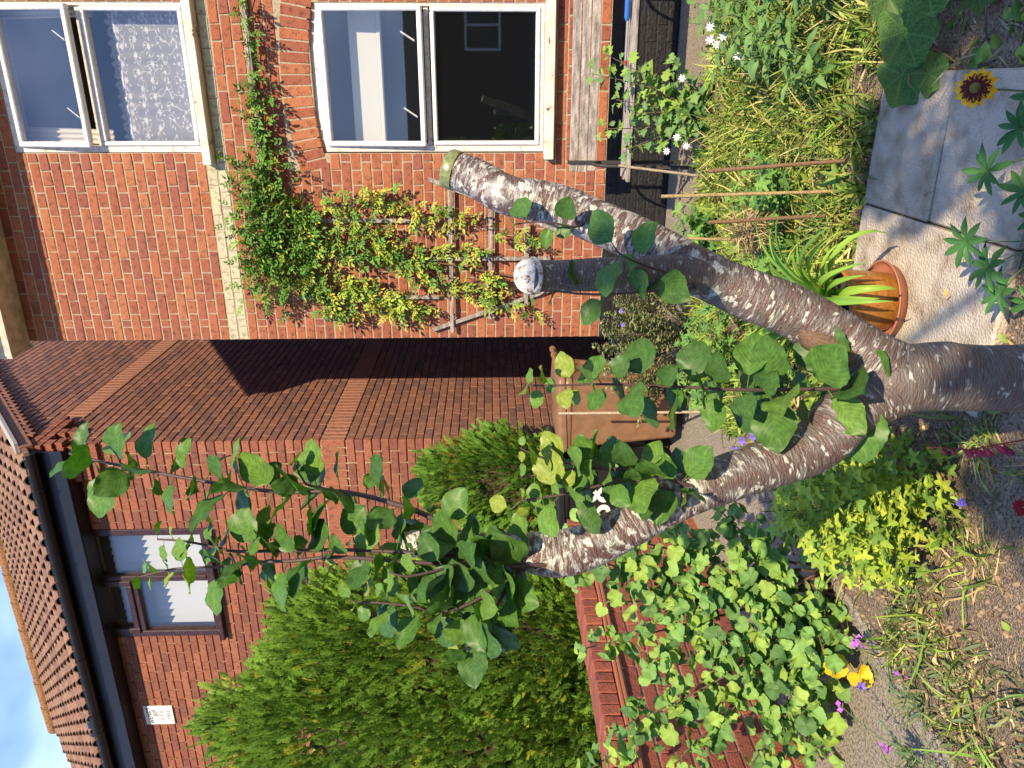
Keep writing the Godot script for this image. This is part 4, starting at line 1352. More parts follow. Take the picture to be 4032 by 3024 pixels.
	shoot(T, V.call([[1.18, 0.93, 4.615], [1.189, 0.995, 4.621], [1.217, 1.08, 4.629], [1.208, 1.148, 4.641], [1.196, 1.207, 4.645], [1.186, 1.273, 4.646], [1.172, 1.291, 4.651]]), 0.004, 0.0015, 22, 0.05, 0.35)
	shoot(T, V.call([[1.235, 1.088, 4.622], [1.25, 1.189, 4.624], [1.26, 1.24, 4.618], [1.276, 1.275, 4.611]]), 0.003, 0.0013, 6, 0.042, 0.7, 0.3)
	shoot(T, V.call([[1.555, 0.97, 4.42], [1.559, 0.995, 4.455], [1.591, 1.072, 4.483], [1.611, 1.1, 4.496]]), 0.003, 0.0015, 5, 0.056, 0.0, 0.4)
	shoot(T, V.call([[1.52, 0.93, 4.42], [1.528, 0.967, 4.457], [1.526, 1.131, 4.485], [1.533, 1.219, 4.481], [1.522, 1.24, 4.495]]), 0.003, 0.0014, 6, 0.05, 0.1, 0.3)
	shoot(T, V.call([[1.63, 1.13, 4.31], [1.625, 1.159, 4.339], [1.639, 1.22, 4.353], [1.633, 1.279, 4.354]]), 0.0028, 0.0014, 5, 0.04, 0.0, 0.3)

# ---------- leaf shapes: length 1 along y from the stalk, face towards +z ----------
var shapes := {}
func strip_leaf(key: String, wid: float, power: float, lobes: float, depth: float, fold: float, curl: float, n := 10) -> ArrayMesh:
	if shapes.has(key): return shapes[key]
	var m := MB.new()
	var rows := []
	for i in n + 1:
		var t := float(i) / n
		var w := wid * pow(sin(PI * pow(t, power)), 0.8) * (1.0 + depth * cos(TAU * lobes * t)) + 0.003
		var row := PackedVector3Array()
		for j in 5:
			var s := (j - 2) / 2.0
			row.append(Vector3(s * w, t * (1.0 - curl * 0.2 * t) + absf(s) * depth * 0.1, fold * absf(s) * w - curl * t * t * 0.5 + 0.02 * sin(t * 11.0 + s * 4.0)))
		rows.append(row)
	m.sheet(rows)
	shapes[key] = m.mesh()
	return shapes[key]

func round_leaf(key: String, lobes: float, depth: float, teeth: float, tdepth: float, cup: float, n := 26, seed_ := 0.0) -> ArrayMesh:
	if shapes.has(key): return shapes[key]
	var m := MB.new()
	var rows := []
	for ring in 4:
		var f: float = [0.02, 0.4, 0.75, 1.0][ring]
		var row := PackedVector3Array()
		for k in n + 1:
			var th := TAU * (k % n) / n
			var r := 0.52 * (1.0 + depth * f * cos(lobes * th) + tdepth * f * cos(teeth * th + seed_)) * f
			# a notch where the stalk joins
			r *= 1.0 - 0.45 * f * exp(-pow(wrapf(th - PI, -PI, PI) / 0.3, 2))
			row.append(Vector3(sin(th) * r, 0.42 + cos(th) * r, cup * f * f * 0.25 + 0.06 * f * sin(th * 3.0 + seed_ * 3.0) - 0.03 * cos(lobes * th) * f))
		rows.append(row)
	m.sheet(rows, true, true, true)
	m.tube([Vector3(0, -0.45, -0.1), Vector3(0, 0.0, -0.02), Vector3(0, 0.4, -0.005)], [0.016, 0.014, 0.01], 4, false, false)
	shapes[key] = m.mesh()
	return shapes[key]

func merged(key: String, src: Mesh, places: Array) -> ArrayMesh:
	# several leaflets as one compound leaf
	if shapes.has(key): return shapes[key]
	var a := src.surface_get_arrays(0)
	var one := MB.new()
	one.v = a[Mesh.ARRAY_VERTEX]; one.n = a[Mesh.ARRAY_NORMAL]; one.uv = a[Mesh.ARRAY_TEX_UV]; one.ix = a[Mesh.ARRAY_INDEX]; one.c = a[Mesh.ARRAY_COLOR]
	var m := MB.new()
	for t: Transform3D in places: m.stamp(one, t)
	shapes[key] = m.mesh()
	return shapes[key]

func pinnate(key: String, pairs: int, L: float) -> ArrayMesh:
	var let := strip_leaf("leaflet", 0.19, 0.8, 0, 0.0, 0.35, 0.4, 4)
	var p := []
	for k in pairs:
		for s in [-1, 1]:
			var d := Vector3(s * 0.8, 0.75, rf(-0.25, 0.25))
			p.append(Transform3D(look_basis(d, Vector3.BACK).scaled_local(Vector3.ONE * L * rf(0.85, 1.1)), Vector3(0, 0.12 + 0.7 * k / pairs, 0)))
	p.append(Transform3D(look_basis(Vector3(0, 1, 0.1), Vector3.BACK).scaled_local(Vector3.ONE * L * 1.15), Vector3(0, 0.78, 0)))
	return merged(key, let, p)

func conifer_spray(k: int) -> ArrayMesh:
	var key := "spray" + str(k)
	if shapes.has(key): return shapes[key]
	var m := MB.new()
	var add := func(a: Vector3, b: Vector3, w: float) -> void:
		var d := (b - a).normalized()
		var s := d.cross(Vector3(0.2, 0.1, 1).normalized()).normalized() * w
		var mid := a.lerp(b, 0.55)
		m.quad(a - s * 0.4, mid - s, b, mid + s)
	add.call(Vector3.ZERO, Vector3(0, 1, 0), 0.05)
	for i in 7:
		var t := 0.12 + i * 0.125
		for s in [-1, 1]:
			var a := Vector3(0, t, 0)
			var L := 0.5 * (1.0 - t * 0.65) * rf(0.75, 1.15)
			var d := Vector3(s * rf(0.6, 0.9), rf(0.75, 1.0), rf(-0.35, 0.35)).normalized()
			add.call(a, a + d * L, 0.05)
			add.call(a + d * L * 0.4, a + d * L * 0.4 + Vector3(s * 0.25, 1.0, rf(-0.3, 0.3)).normalized() * L * 0.5, 0.04)
	shapes[key] = m.mesh()
	return shapes[key]

func conifer(called: String, label: String, blobs: Array, per: float, size: float, tint: Color, clump := 0.15) -> void:
	var at := Vector3(blobs[0][0].x, -0.15, blobs[0][0].z)
	var T := thing(called, label, "conifer", at)
	var core := MB.new()
	var xf := [[], [], []]
	var cl := [[], [], []]
	var nz := FastNoiseLite.new()
	nz.seed = 31; nz.frequency = 1.0
	for b in blobs:
		var c: Vector3 = b[0] - at
		var r: Vector3 = b[1]
		var rows := []
		for i in 19:
			var row := PackedVector3Array()
			var ph := PI * i / 18.0
			for j in 25:
				var th := TAU * (j % 24) / 24.0
				var d := Vector3(sin(ph) * cos(th), cos(ph), sin(ph) * sin(th))
				row.append(c + d * r * (0.62 + 0.08 * nz.get_noise_3d(d.x * 4 + c.x, d.y * 4, d.z * 4)))
			rows.append(row)
		core.sheet(rows, true, false, true)
		var area := 4.0 * PI * pow((pow(r.x * r.y, 1.6) + pow(r.x * r.z, 1.6) + pow(r.y * r.z, 1.6)) / 3.0, 1.0 / 1.6)
		for q in int(area * per):
			var u := rf(-1, 1)
			var th := rf(0, TAU)
			var d := Vector3(sqrt(1 - u * u) * cos(th), u, sqrt(1 - u * u) * sin(th))
			var lump := nz.get_noise_3d((c.x + d.x * r.x) * 2.2, (c.y + d.y * r.y) * 1.7, (c.z + d.z * r.z) * 2.2)
			var p := c + d * r * (0.88 + 0.30 * lump)
			if lump < -0.24: continue
			var skip := false
			for o in blobs:
				if o == b: continue
				var e: Vector3 = (p + at - o[0]) / o[1]
				if e.length() < 0.85: skip = true
			# leave out what turns away from the garden and the path
			if skip or p.y + at.y < 0.0 or (CAM - at - p).dot(d / r) < -0.4: continue
			var nn := (d / r).normalized()
			var warm := rf(0.0, 1.0)
			var base := tint * rf(0.75, 1.15)
			if warm > 0.95: base = Color(tint.r * 1.9, tint.g * 1.15, tint.b)
			var brown := rng.randf() < 0.006
			for s in 26:
				var off := Vector3(rf(-1, 1), rf(-0.6, 1.1), rf(-1, 1)) * clump
				off -= nn * maxf(0.0, off.dot(nn) - clump * 0.4) * 0.4
				var dir := (nn * 0.9 + Vector3(0, 0.75, 0) + off * 3.2 + Vector3(rf(-0.3, 0.3), rf(-0.2, 0.2), rf(-0.3, 0.3))).normalized()
				var k := rng.randi() % 3
				var L := size * rf(0.7, 1.25)
				xf[k].append(Transform3D(look_basis(dir, Vector3(rf(-1, 1), rf(-0.3, 0.3), rf(-1, 1))).scaled_local(Vector3.ONE * L), p + off))
				var cc := base * rf(0.85, 1.2)
				if brown: cc = Color(0.22, 0.085, 0.03)
				cl[k].append(cc)
	obj("inner_twigs", core, rough("conifer_inside", lin(0.085, 0.065, 0.04), 1.0, ntex("soil_tone", 81, 0.03, 6, [], []), 3.0), T)
	var fm := leafmat("conifer_leaf", Color.WHITE, Color(0.25, 0.3, 0.1), 0.55)
	for k in 3: multi("foliage", conifer_spray(k), xf[k], cl[k], fm, T)
	var tr := MB.new()
	tr.tube([Vector3(0, -0.1, 0), Vector3(0, 0.5, 0), Vector3(0.02, 1.4, 0)], [0.07, 0.055, 0.03], 8)
	obj("trunk", tr, rough("conifer_bark", lin(0.1, 0.06, 0.04), 0.95), T)

# a stem with separate leaves as its sub-parts
func leafy(T: Node3D, pts: Array, r0: float, r1: float, sm: Material, n: int, size: float, leaves: Array, lm: Array, opt := {}) -> MeshInstance3D:
	var p := []
	for i in pts.size(): p.append(v4(pts[i] - T.position, lerpf(r0, r1, float(i) / (pts.size() - 1))))
	var s := smooth_line(p, 0.05)
	var m := MB.new()
	m.tube(s[0], s[1], 6)
	var st := obj(opt.get("stem", "stem"), m, sm, T)
	var side := rf(0, TAU)
	var t0: float = opt.get("from", 0.15)
	for k in n:
		var t: float = clampf(t0 + (1.0 - t0) * (k + rf(-0.3, 0.3)) / maxf(1, n - 1), 0, 1)
		var fi: float = t * (s[0].size() - 1)
		var i0: int = mini(int(fi), s[0].size() - 2)
		var at: Vector3 = s[0][i0].lerp(s[0][i0 + 1], fi - i0)
		var dir: Vector3 = (s[0][i0 + 1] - s[0][i0]).normalized()
		side += 2.4
		var out := Vector3(cos(side), rf(-0.1, 0.2), sin(side))
		var grow: Vector3 = (out + dir * rf(0.2, 0.8) + Vector3(0, -opt.get("droop", 0.2) * rf(0.3, 1.2), 0)).normalized()
		var face: Vector3 = (Vector3(0.1, 0.75, 0.2) + Vector3(0.35, 0.3, 0.75) * rf(0.0, 1.0) + Vector3(rf(-1, 1), rf(-0.5, 0.5), rf(-1, 1)) * opt.get("wild", 0.5)).normalized()
		var L: float = size * rf(0.6, 1.15) * (1.0 - opt.get("taper", 0.35) * t)
		var o := obj("leaf", leaves[rng.randi() % leaves.size()], lm[rng.randi() % lm.size()], st)
		o.transform = Transform3D(look_basis(grow, face).scaled_local(Vector3.ONE * L), at + grow * L * opt.get("gap", 0.3))
	return st

func green(key: String, r: float, g: float, b: float, back := Color(0.5, 0.7, 0.2), ro := 0.55) -> StandardMaterial3D:
	return leafmat(key, lin(r, g, b), back, ro, null)

func mallow() -> void:
	var T := thing("tree_mallow", "sprawling shrub with pale green lobed leaves in front of garden wall", "shrub", Vector3(0.06, -0.03, 3.36))
	var b := T.position
	var wood := rough("mallow_stem", lin(0.11, 0.065, 0.045), 0.85)
	var lv := []
	for k in 4: lv.append(round_leaf("mallow" + str(k), [5, 3, 4, 5][k], [0.07, 0.10, 0.05, 0.12][k], 9 + k * 2, 0.055, 0.9 - 0.6 * k, 30, k * 1.3))
	var gm := [green("mallow_a", 0.18, 0.33, 0.085), green("mallow_b", 0.24, 0.40, 0.09), green("mallow_c", 0.12, 0.24, 0.07), green("mallow_d", 0.30, 0.44, 0.08)]
	var more := [[], [], []]
	var mc := [[], [], []]
	var tips := [[0.12, 1.12, 3.2], [-0.06, 0.88, 3.3], [0.22, 1.0, 3.18], [-0.32, 0.74, 3.4], [-0.56, 0.88, 3.5], [-0.66, 0.6, 3.55], [-0.68, 0.3, 3.56], [0.3, 0.42, 3.2], [0.2, 0.62, 3.2], [-0.2, 0.5, 3.45], [-0.42, 0.42, 3.55], [-0.05, 0.62, 3.4], [-0.5, 0.12, 3.6], [-0.3, 0.2, 3.6], [0.0, 0.3, 3.5], [-0.75, 0.95, 3.5], [-0.1, 0.1, 3.62], [-0.7, 0.05, 3.5], [-0.3, 0.98, 3.3], [0.05, 0.85, 3.25]]
	for k in tips.size():
		var e := Vector3(tips[k][0], tips[k][1], tips[k][2])
		var mid := b.lerp(e, 0.5) + Vector3(rf(-0.08, 0.04), rf(-0.03, 0.08), rf(-0.05, 0.08))
		leafy(T, [b + Vector3(rf(-0.07, 0.07), 0, rf(-0.07, 0.07)), b.lerp(mid, 0.5) + Vector3(rf(-0.04, 0.04), rf(-0.04, 0.02), rf(-0.04, 0.04)), mid, e], 0.0075, 0.0025, wood, 14, 0.092, lv, gm, {"from": 0.3, "droop": 0.5, "wild": 0.75, "taper": 0.35})
		for j in 34:
			var t := 0.25 + 0.7 * sqrt(rf(0, 1))
			var at: Vector3 = b.lerp(mid, t * 2.0) if t < 0.5 else mid.lerp(e, t * 2.0 - 1.0)
			at += Vector3(rf(-0.09, 0.09), rf(-0.09, 0.09), rf(-0.06, 0.09))
			var d := Vector3(rf(-1, 1), rf(-0.9, 0.4), rf(-0.4, 1))
			more[j % 3].append(Transform3D(look_basis(d, Vector3(0.3 + rf(-0.7, 0.7), 0.7, 0.6 + rf(-0.7, 0.7))).scaled_local(Vector3.ONE * rf(0.03, 0.08)), at - b))
			mc[j % 3].append([Color(0.17, 0.32, 0.08), Color(0.22, 0.37, 0.085), Color(0.1, 0.21, 0.06), Color(0.28, 0.42, 0.08)][rng.randi() % 4] * rf(0.85, 1.15))
	for j in 3: multi("foliage", lv[j], more[j], mc[j], leafmat("mallow_more", Color.WHITE, Color(0.5, 0.7, 0.2), 0.55), T)
	var y := [leafmat("yellow_leaf", lin(0.62, 0.44, 0.02), Color(0.6, 0.5, 0.1), 0.5)]
	for p in [[-0.085, 0.09, 3.62], [-0.12, 0.0, 3.64]]:
		var o := obj("leaf", lv[1], y[0], T)
		o.set_meta("label", "bright yellow dying leaf")
		o.transform = Transform3D(look_basis(Vector3(-0.6, -0.5, 0.3), Vector3(0.6, 0.3, 0.8)).scaled_local(Vector3.ONE * 0.085), Vector3(p[0], p[1], p[2]) - b)

func vine() -> void:
	var T := thing("climber", "green and yellow climbing plant trained over trellis and brick wall", "climbing plant", Vector3(0.55, 0.75, 0.06))
	var o := T.position
	var stem_m := rough("vine_stem", lin(0.12, 0.075, 0.045), 0.85)
	# [x0, y0, x1, y1, count, spread, yellow]
	var runs := [
		[2.45, 2.965, 1.85, 2.965, 34, 0.035, 0.15], [1.85, 2.965, 1.35, 2.99, 80, 0.075, 0.1], [1.35, 3.0, 0.7, 2.98, 330, 0.16, 0.06], [0.85, 3.05, 0.35, 2.95, 200, 0.14, 0.08],
		[1.05, 2.75, 0.8, 2.7, 60, 0.08, 0.3], [0.85, 2.8, 0.5, 2.72, 90, 0.09, 0.3], [0.5, 2.75, 0.24, 2.5, 110, 0.09, 0.45],
		[1.05, 2.62, 1.08, 2.1, 60, 0.07, 0.75], [1.08, 2.1, 0.95, 1.75, 40, 0.06, 0.8], [0.75, 2.65, 0.72, 2.1, 90, 0.08, 0.4], [0.72, 2.15, 0.6, 1.8, 60, 0.07, 0.6], [0.4, 2.5, 0.3, 2.05, 110, 0.09, 0.75], [0.3, 2.1, 0.22, 1.85, 40, 0.06, 0.8], [0.95, 2.45, 0.75, 2.0, 50, 0.07, 0.6],
		[1.0, 1.75, 0.95, 1.45, 22, 0.05, 0.7], [0.72, 1.75, 0.68, 1.35, 30, 0.05, 0.7], [0.45, 1.7, 0.35, 1.35, 34, 0.06, 0.7], [0.35, 1.35, 0.2, 0.95, 24, 0.05, 0.6], [0.5, 1.5, 0.48, 1.2, 16, 0.04, 0.6], [0.85, 1.3, 0.75, 0.95, 18, 0.05, 0.8], [0.6, 2.0, 0.5, 1.8, 26, 0.06, 0.6]]
	var dark := [[], []]
	var dc := [[], []]
	var lf := [pinnate("pin_a", 3, 0.42), pinnate("pin_b", 2, 0.5)]
	for r in runs:
		var a := Vector3(r[0], r[1], 0.06)
		var b := Vector3(r[2], r[3], 0.06)
		var m := MB.new()
		var pts := []
		for k in 9: pts.append(a.lerp(b, k / 8.0) + Vector3(rf(-0.02, 0.02), rf(-0.02, 0.02), rf(-0.02, 0.015)) - o)
		m.tube(pts, pts.map(func(_p): return 0.0032), 5)
		obj("stem", m, stem_m, T)
		for k in int(r[4] * 1.15):
			var loose: float = r[5] * (1.0 if rng.randf() < 0.75 else 1.9)
			var p := a.lerp(b, rf(0, 1)) + Vector3(rf(-1, 1) * loose, rf(-1, 1) * loose, rf(-0.02, 0.10 if r[5] > 0.1 else 0.05))
			var d := Vector3(rf(-0.8, 0.8), rf(-1.0, 0.5), rf(0.1, 0.8))
			if r[5] > 0.1: d = Vector3(rf(-0.8, 0.8), rf(-0.5, 1.0), rf(0.1, 0.9))
			var q := rng.randi() % 2
			dark[q].append(Transform3D(look_basis(d, Vector3(0.4, 0.7, 0.7) + Vector3(rf(-0.6, 0.6), rf(-0.6, 0.6), rf(-0.6, 0.6))).scaled_local(Vector3.ONE * rf(0.06, 0.10)), p - o))
			var c := Color(0.10, 0.23, 0.035) * rf(0.7, 1.3)
			if rng.randf() < r[6]: c = Color(0.30, 0.39, 0.05) * rf(0.7, 1.2) if rng.randf() < 0.8 else Color(0.48, 0.42, 0.07)
			dc[q].append(c)
	var fm := leafmat("vine_leaf", Color.WHITE, Color(0.45, 0.5, 0.1), 0.5)
	for q in 2: multi("foliage", lf[q], dark[q], dc[q], fm, T)
	# the bare stem from the ground
	var m := MB.new()
	m.tube([Vector3(0.5, 0.0, 0.07) - o, Vector3(0.46, 0.5, 0.06) - o, Vector3(0.5, 1.1, 0.06) - o, Vector3(0.62, 1.7, 0.07) - o, Vector3(0.7, 2.4, 0.07) - o, Vector3(0.8, 2.95, 0.06) - o], [0.009, 0.008, 0.008, 0.007, 0.007, 0.006], 7)
	obj("stem", m, stem_m, T)

func strap_plant(called: String, label: String, at: Vector3, n: int, lo: float, hi: float, wid: float, cs: Array, spread := 1.0) -> void:
	var T := thing(called, label, "plant", at)
	for k in n:
		var a := TAU * k / n * 2.4 + rf(-0.3, 0.3)
		var L := rf(lo, hi)
		var lean := rf(0.25, 0.95) * spread * (1.6 if k % 3 == 0 else 1.0)
		var m := MB.new()
		var rows := []
		var dir := Vector3(cos(a), 0, sin(a))
		var side := Vector3(-sin(a), 0, cos(a))
		var p := dir * 0.012
		var th := PI / 2 - lean * 0.35
		for i in 12:
			var t := i / 11.0
			var w := wid * (1.0 - pow(t, 2.6)) * (0.6 + 0.4 * minf(1.0, t * 4.0)) + 0.0006
			rows.append(PackedVector3Array([p - side * w + Vector3(0, w * 0.45, 0), p - side * w * 0.5, p, p + side * w * 0.5, p + side * w + Vector3(0, w * 0.45, 0)]))
			th -= lean * 0.24 * (0.4 + t)
			p += (dir * cos(th) + Vector3.UP * sin(th)) * L / 11.0
		m.sheet(rows)
		obj("leaf", m, cs[rng.randi() % cs.size()], T)

# a flower head of petals round a centre, face along +y
func bloom(T: Node3D, called: String, at: Vector3, face: Vector3, r: float, n: int, petal: Mesh, pm: Material, lift := 0.15) -> Node3D:
	var f := Node3D.new()
	f.name = called
	T.add_child(f, true)
	f.transform = Transform3D(look_basis(face, Vector3.UP if absf(face.normalized().y) < 0.9 else Vector3.RIGHT), at)
	for k in n:
		var a := TAU * k / n + rf(-0.1, 0.1)
		var d := Vector3(cos(a), lift + rf(-0.08, 0.08), sin(a))
		var o := obj("petal", petal, pm, f)
		o.transform = Transform3D(look_basis(d, Vector3.UP).scaled_local(Vector3.ONE * r * rf(0.92, 1.06)), Vector3(cos(a), 0, sin(a)) * r * 0.08)
	return f

func flowers() -> void:
	var stem_g := rough("green_stem", lin(0.09, 0.15, 0.04), 0.6)
	# big bicoloured daisy close to the camera
	var D := thing("rudbeckia", "yellow daisy flower with maroon ring and dark centre by the slab", "flower", Vector3(1.86, 0.0, 4.06))
	var petal := strip_leaf("daisy_petal", 0.25, 0.95, 0, 0.0, 0.3, 0.25, 8)
	var ym := leafmat("petal_yellow", lin(0.80, 0.42, 0.008), Color(0.3, 0.2, 0.0), 0.5)
	var hp := Vector3(0.02, 0.222, -0.035)
	var fc := Vector3(0.05, 0.55, 0.75)
	var head := bloom(D, "flower_head", hp, fc, 0.044, 13, petal, ym, -0.15)
	var inner := strip_leaf("daisy_inner", 0.3, 0.7, 0, 0.0, 0.3, 0.2, 6)
	var mar := leafmat("petal_maroon", lin(0.10, 0.006, 0.008), Color(0.1, 0.0, 0.0), 0.6)
	for k in 15:
		var a := TAU * k / 15.0
		var o := obj("petal_base", inner, mar, head)
		o.transform = Transform3D(look_basis(Vector3(cos(a), -0.1, sin(a)), Vector3.UP).scaled_local(Vector3.ONE * 0.025), Vector3(cos(a), 0.14, sin(a)) * 0.009)
	var cone := MB.new()
	var rows := []
	for i in 7:
		var row := PackedVector3Array()
		for j in 19:
			var a := TAU * (j % 18) / 18.0
			var rr := 0.0115 * cos(i / 6.0 * PI / 2) * (1.0 + (0.09 if (i + j) % 2 == 0 else -0.09))
			row.append(Vector3(cos(a) * rr, 0.002 + 0.012 * sin(i / 6.0 * PI / 2), sin(a) * rr))
		rows.append(row)
	cone.sheet(rows, true)
	obj("centre", cone, rough("daisy_centre", lin(0.16, 0.12, 0.02), 0.9), head)
	var m := MB.new()
	m.tube([Vector3.ZERO, Vector3(0.012, 0.1, 0.0), hp], [0.0028, 0.0026, 0.0024], 6)
	obj("stem", m, stem_g, D)
	# lupin leaves, palmate
	var let := strip_leaf("lupin_let", 0.13, 1.1, 0, 0.0, 0.5, 0.3, 7)
	var lg := [green("lupin_a", 0.05, 0.15, 0.04, Color(0.4, 0.7, 0.2), 0.5), green("lupin_b", 0.065, 0.18, 0.045, Color(0.4, 0.7, 0.2), 0.5)]
	var spots := [[[1.55, 0.0, 4.12], [[1.525, 0.15, 4.0], [1.47, 0.10, 4.03], [1.41, 0.075, 4.06], [1.40, 0.02, 4.10]], "lupin with leaflets spread over the slab edge"], [[1.76, 0.0, 4.1], [[1.69, 0.11, 3.96], [1.65, 0.05, 4.03], [1.79, 0.045, 3.95], [1.86, 0.05, 4.0], [1.60, 0.03, 4.07]], "lupin with dusty whorled leaves beside the yellow daisy"]]
	for s in spots:
		var L := thing("lupin", s[2], "plant", Vector3(s[0][0], s[0][1], s[0][2]), "lupins at the slab edge")
		for e in s[1]:
			var c := Vector3(e[0], e[1], e[2]) - L.position
			var sm := MB.new()
			sm.tube([Vector3.ZERO, c * 0.55 + Vector3(0, 0.02, 0), c], [0.002, 0.0017, 0.0014], 5)
			var stalk := obj("stalk", sm, stem_g, L)
			var nb := look_basis(Vector3(rf(-0.25, 0.25), 0.9, rf(0.1, 0.6)), Vector3.RIGHT)
			for k in 9:
				var a := TAU * k / 9.0 + rf(-0.1, 0.1)
				var d := nb * Vector3(cos(a), rf(0.05, 0.5), sin(a))
				var o := obj("leaflet", let, lg[rng.randi() % 2], stalk)
				o.transform = Transform3D(look_basis(d, nb.y).scaled_local(Vector3.ONE * rf(0.055, 0.075)), c)
	# penstemon with drooping tubes
	var P := thing("penstemon", "plum red tubular flowers hanging from a thin stem near the trunk", "flower", Vector3(1.15, 0.0, 4.36))
	var ps := MB.new()
	ps.tube([Vector3.ZERO, Vector3(-0.005, 0.12, -0.03), Vector3(-0.035, 0.24, -0.04), Vector3(-0.03, 0.34, -0.045)], [0.0024, 0.002, 0.0016, 0.001], 6)
	obj("stem", ps, rough("red_stem", lin(0.16, 0.03, 0.035), 0.5), P)
	var pink := leafmat("penstemon", lin(0.22, 0.02, 0.06), Color(0.4, 0.05, 0.1), 0.45)
	for k in 7:
		var t := 0.17 + k * 0.024
		var b0 := MB.new()
		var r2 := []
		for i in 7:
			var u := i / 6.0
			var rad := 0.0025 + 0.006 * smoothstep(0.1, 0.8, u)
			var row := PackedVector3Array()
			for j in 13:
				var a := TAU * (j % 12) / 12.0
				row.append(Vector3(cos(a) * rad * (1.0 + (0.25 * cos(a * 5.0) if i == 6 else 0.0)), u * 0.028, sin(a) * rad))
			r2.append(row)
		b0.sheet(r2, true)
		var o := obj("flower", b0, pink, P)
		o.transform = Transform3D(look_basis(Vector3(rf(-0.9, -0.2), -0.6, rf(0.0, 0.6)), Vector3.UP).scaled_local(Vector3.ONE * (1.0 if k < 5 else 0.55)), Vector3(-0.02 - k * 0.002, t, -0.035))
	# dark red double flower at the edge of the frame
	var R := thing("red_flower", "dark red ruffled flower at the edge of the bare soil", "flower", Vector3(1.07, 0.0, 4.52))
	var rp := strip_leaf("ruffle", 0.34, 0.75, 3, 0.12, 0.4, 0.3, 7)
	var rm := leafmat("ruffle_red", lin(0.24, 0.004, 0.014), Color(0.3, 0.0, 0.02), 0.5)
	bloom(R, "flower_head", Vector3(0.0, 0.225, -0.02), Vector3(0.2, 0.7, 0.6), 0.02, 13, rp, rm, 0.6)
	var rs := MB.new()
	rs.tube([Vector3.ZERO, Vector3(0.0, 0.22, -0.02)], [0.002, 0.0016], 5)
	obj("stem", rs, stem_g, R)
	# bellflowers
	var bell := strip_leaf("bell_petal", 0.3, 0.8, 0, 0.0, 0.3, 0.3, 6)
	var bm := leafmat("bell_blue", lin(0.19, 0.13, 0.55), Color(0.2, 0.15, 0.5), 0.5)
	var B := thing("bellflower", "violet blue bellflowers in a cluster behind the left limb", "flower", Vector3(0.52, 0.0, 2.98))
	for p in [[-0.04, 0.31, 0.02], [-0.02, 0.28, 0.0], [0.0, 0.24, 0.01], [0.01, 0.21, 0.0], [0.02, 0.19, 0.02], [-0.05, 0.27, 0.03], [0.03, 0.165, 0.0]]:
		bloom(B, "flower", Vector3(p[0], p[1], p[2]), Vector3(rf(-0.6, 0.6), 0.5, 0.8), 0.022, 5, bell, bm, 0.7)
		var bs := MB.new()
		bs.tube([Vector3(rf(-0.02, 0.02), 0, 0), Vector3(p[0], p[1], p[2])], [0.0016, 0.001], 4)
		obj("stem", bs, stem_g, B)
	var one := thing("bellflower", "single violet blue bellflower hanging under the yellow mallow leaves", "flower", Vector3(-0.14, -0.03, 3.7))
	bloom(one, "flower", Vector3(0.0, 0.03, 0.0), Vector3(0.2, 0.3, 0.9), 0.022, 5, bell, bm, 0.7)
	var two := thing("bellflower", "lone bellflower in the shade beside the golden leaved plant", "flower", Vector3(0.86, 0.0, 4.12))
	bloom(two, "flower", Vector3(0.0, 0.09, 0.0), Vector3(0.3, 0.6, 0.7), 0.015, 5, bell, bm, 0.6)
	# wallflowers with mauve heads
	var four := strip_leaf("wall_petal", 0.45, 0.7, 0, 0.0, 0.2, 0.2, 6)
	var mauve := leafmat("mauve", lin(0.42, 0.12, 0.52), Color(0.4, 0.15, 0.5), 0.5)
	var wl := strip_leaf("wall_leaf", 0.07, 0.9, 0, 0.0, 0.4, 0.35, 6)
	var wg := [green("wall_a", 0.14, 0.19, 0.10), green("wall_b", 0.10, 0.16, 0.075), green("wall_c", 0.2, 0.22, 0.09)]
	var heads := [[0.02, -0.02, 3.95, 0.12, 0.1, 3.78, 8, "wallflower with a full mauve head above the path shadow"], [0.1, 0.0, 4.05, 0.1, 0.01, 3.92, 3, "wallflower with three mauve flowers low on the soil"], [-0.1, 0.0, 4.06, -0.07, 0.16, 3.86, 4, "wallflower with a nearly bare stalk tipped with mauve"], [-0.2, 0.0, 4.1, -0.19, 0.03, 3.93, 5, "wallflower with mauve flowers at the lower frame edge"]]
	for h in heads:
		var b := Vector3(h[0], h[1], h[2])
		var W := thing("wallflower", h[7], "flower", b, "mauve wallflowers by the path")
		var e := Vector3(h[3], h[4], h[5])
		leafy(W, [b, b.lerp(e, 0.5) + Vector3(0, 0.02, 0), e], 0.0022, 0.0014, stem_g, 16, 0.06, [wl], wg, {"from": 0.0, "taper": 0.75, "gap": 0.05, "droop": 0.0})
		for k in h[6]:
			bloom(W, "flower", e - b + Vector3(rf(-0.018, 0.018), rf(-0.03, 0.015), rf(-0.018, 0.018)), Vector3(rf(-0.5, 0.8), 0.7, rf(0.1, 1.0)), 0.0105, 4, four, mauve, 0.1)
		for k in 26:
			var d := Vector3(rf(-1, 1), rf(0.2, 1.0), rf(-1, 1)).normalized()
			var o := obj("leaf", wl, wg[rng.randi() % 3], W)
			o.transform = Transform3D(look_basis(d, Vector3.UP).scaled_local(Vector3.ONE * rf(0.05, 0.085)), Vector3(rf(-0.03, 0.03), 0.0, rf(-0.03, 0.03)))
	# feathery herb at the lower left corner
	var fern := strip_leaf("fern_let", 0.05, 0.8, 0, 0.0, 0.2, 0.3, 4)
	var fgm := [green("fern_a", 0.13, 0.27, 0.06), green("fern_b", 0.18, 0.33, 0.07)]
	var Fh := thing("feathery_herb", "feathery bright green herb lying along the bottom of the bed", "plant", Vector3(0.02, 0.0, 4.28))
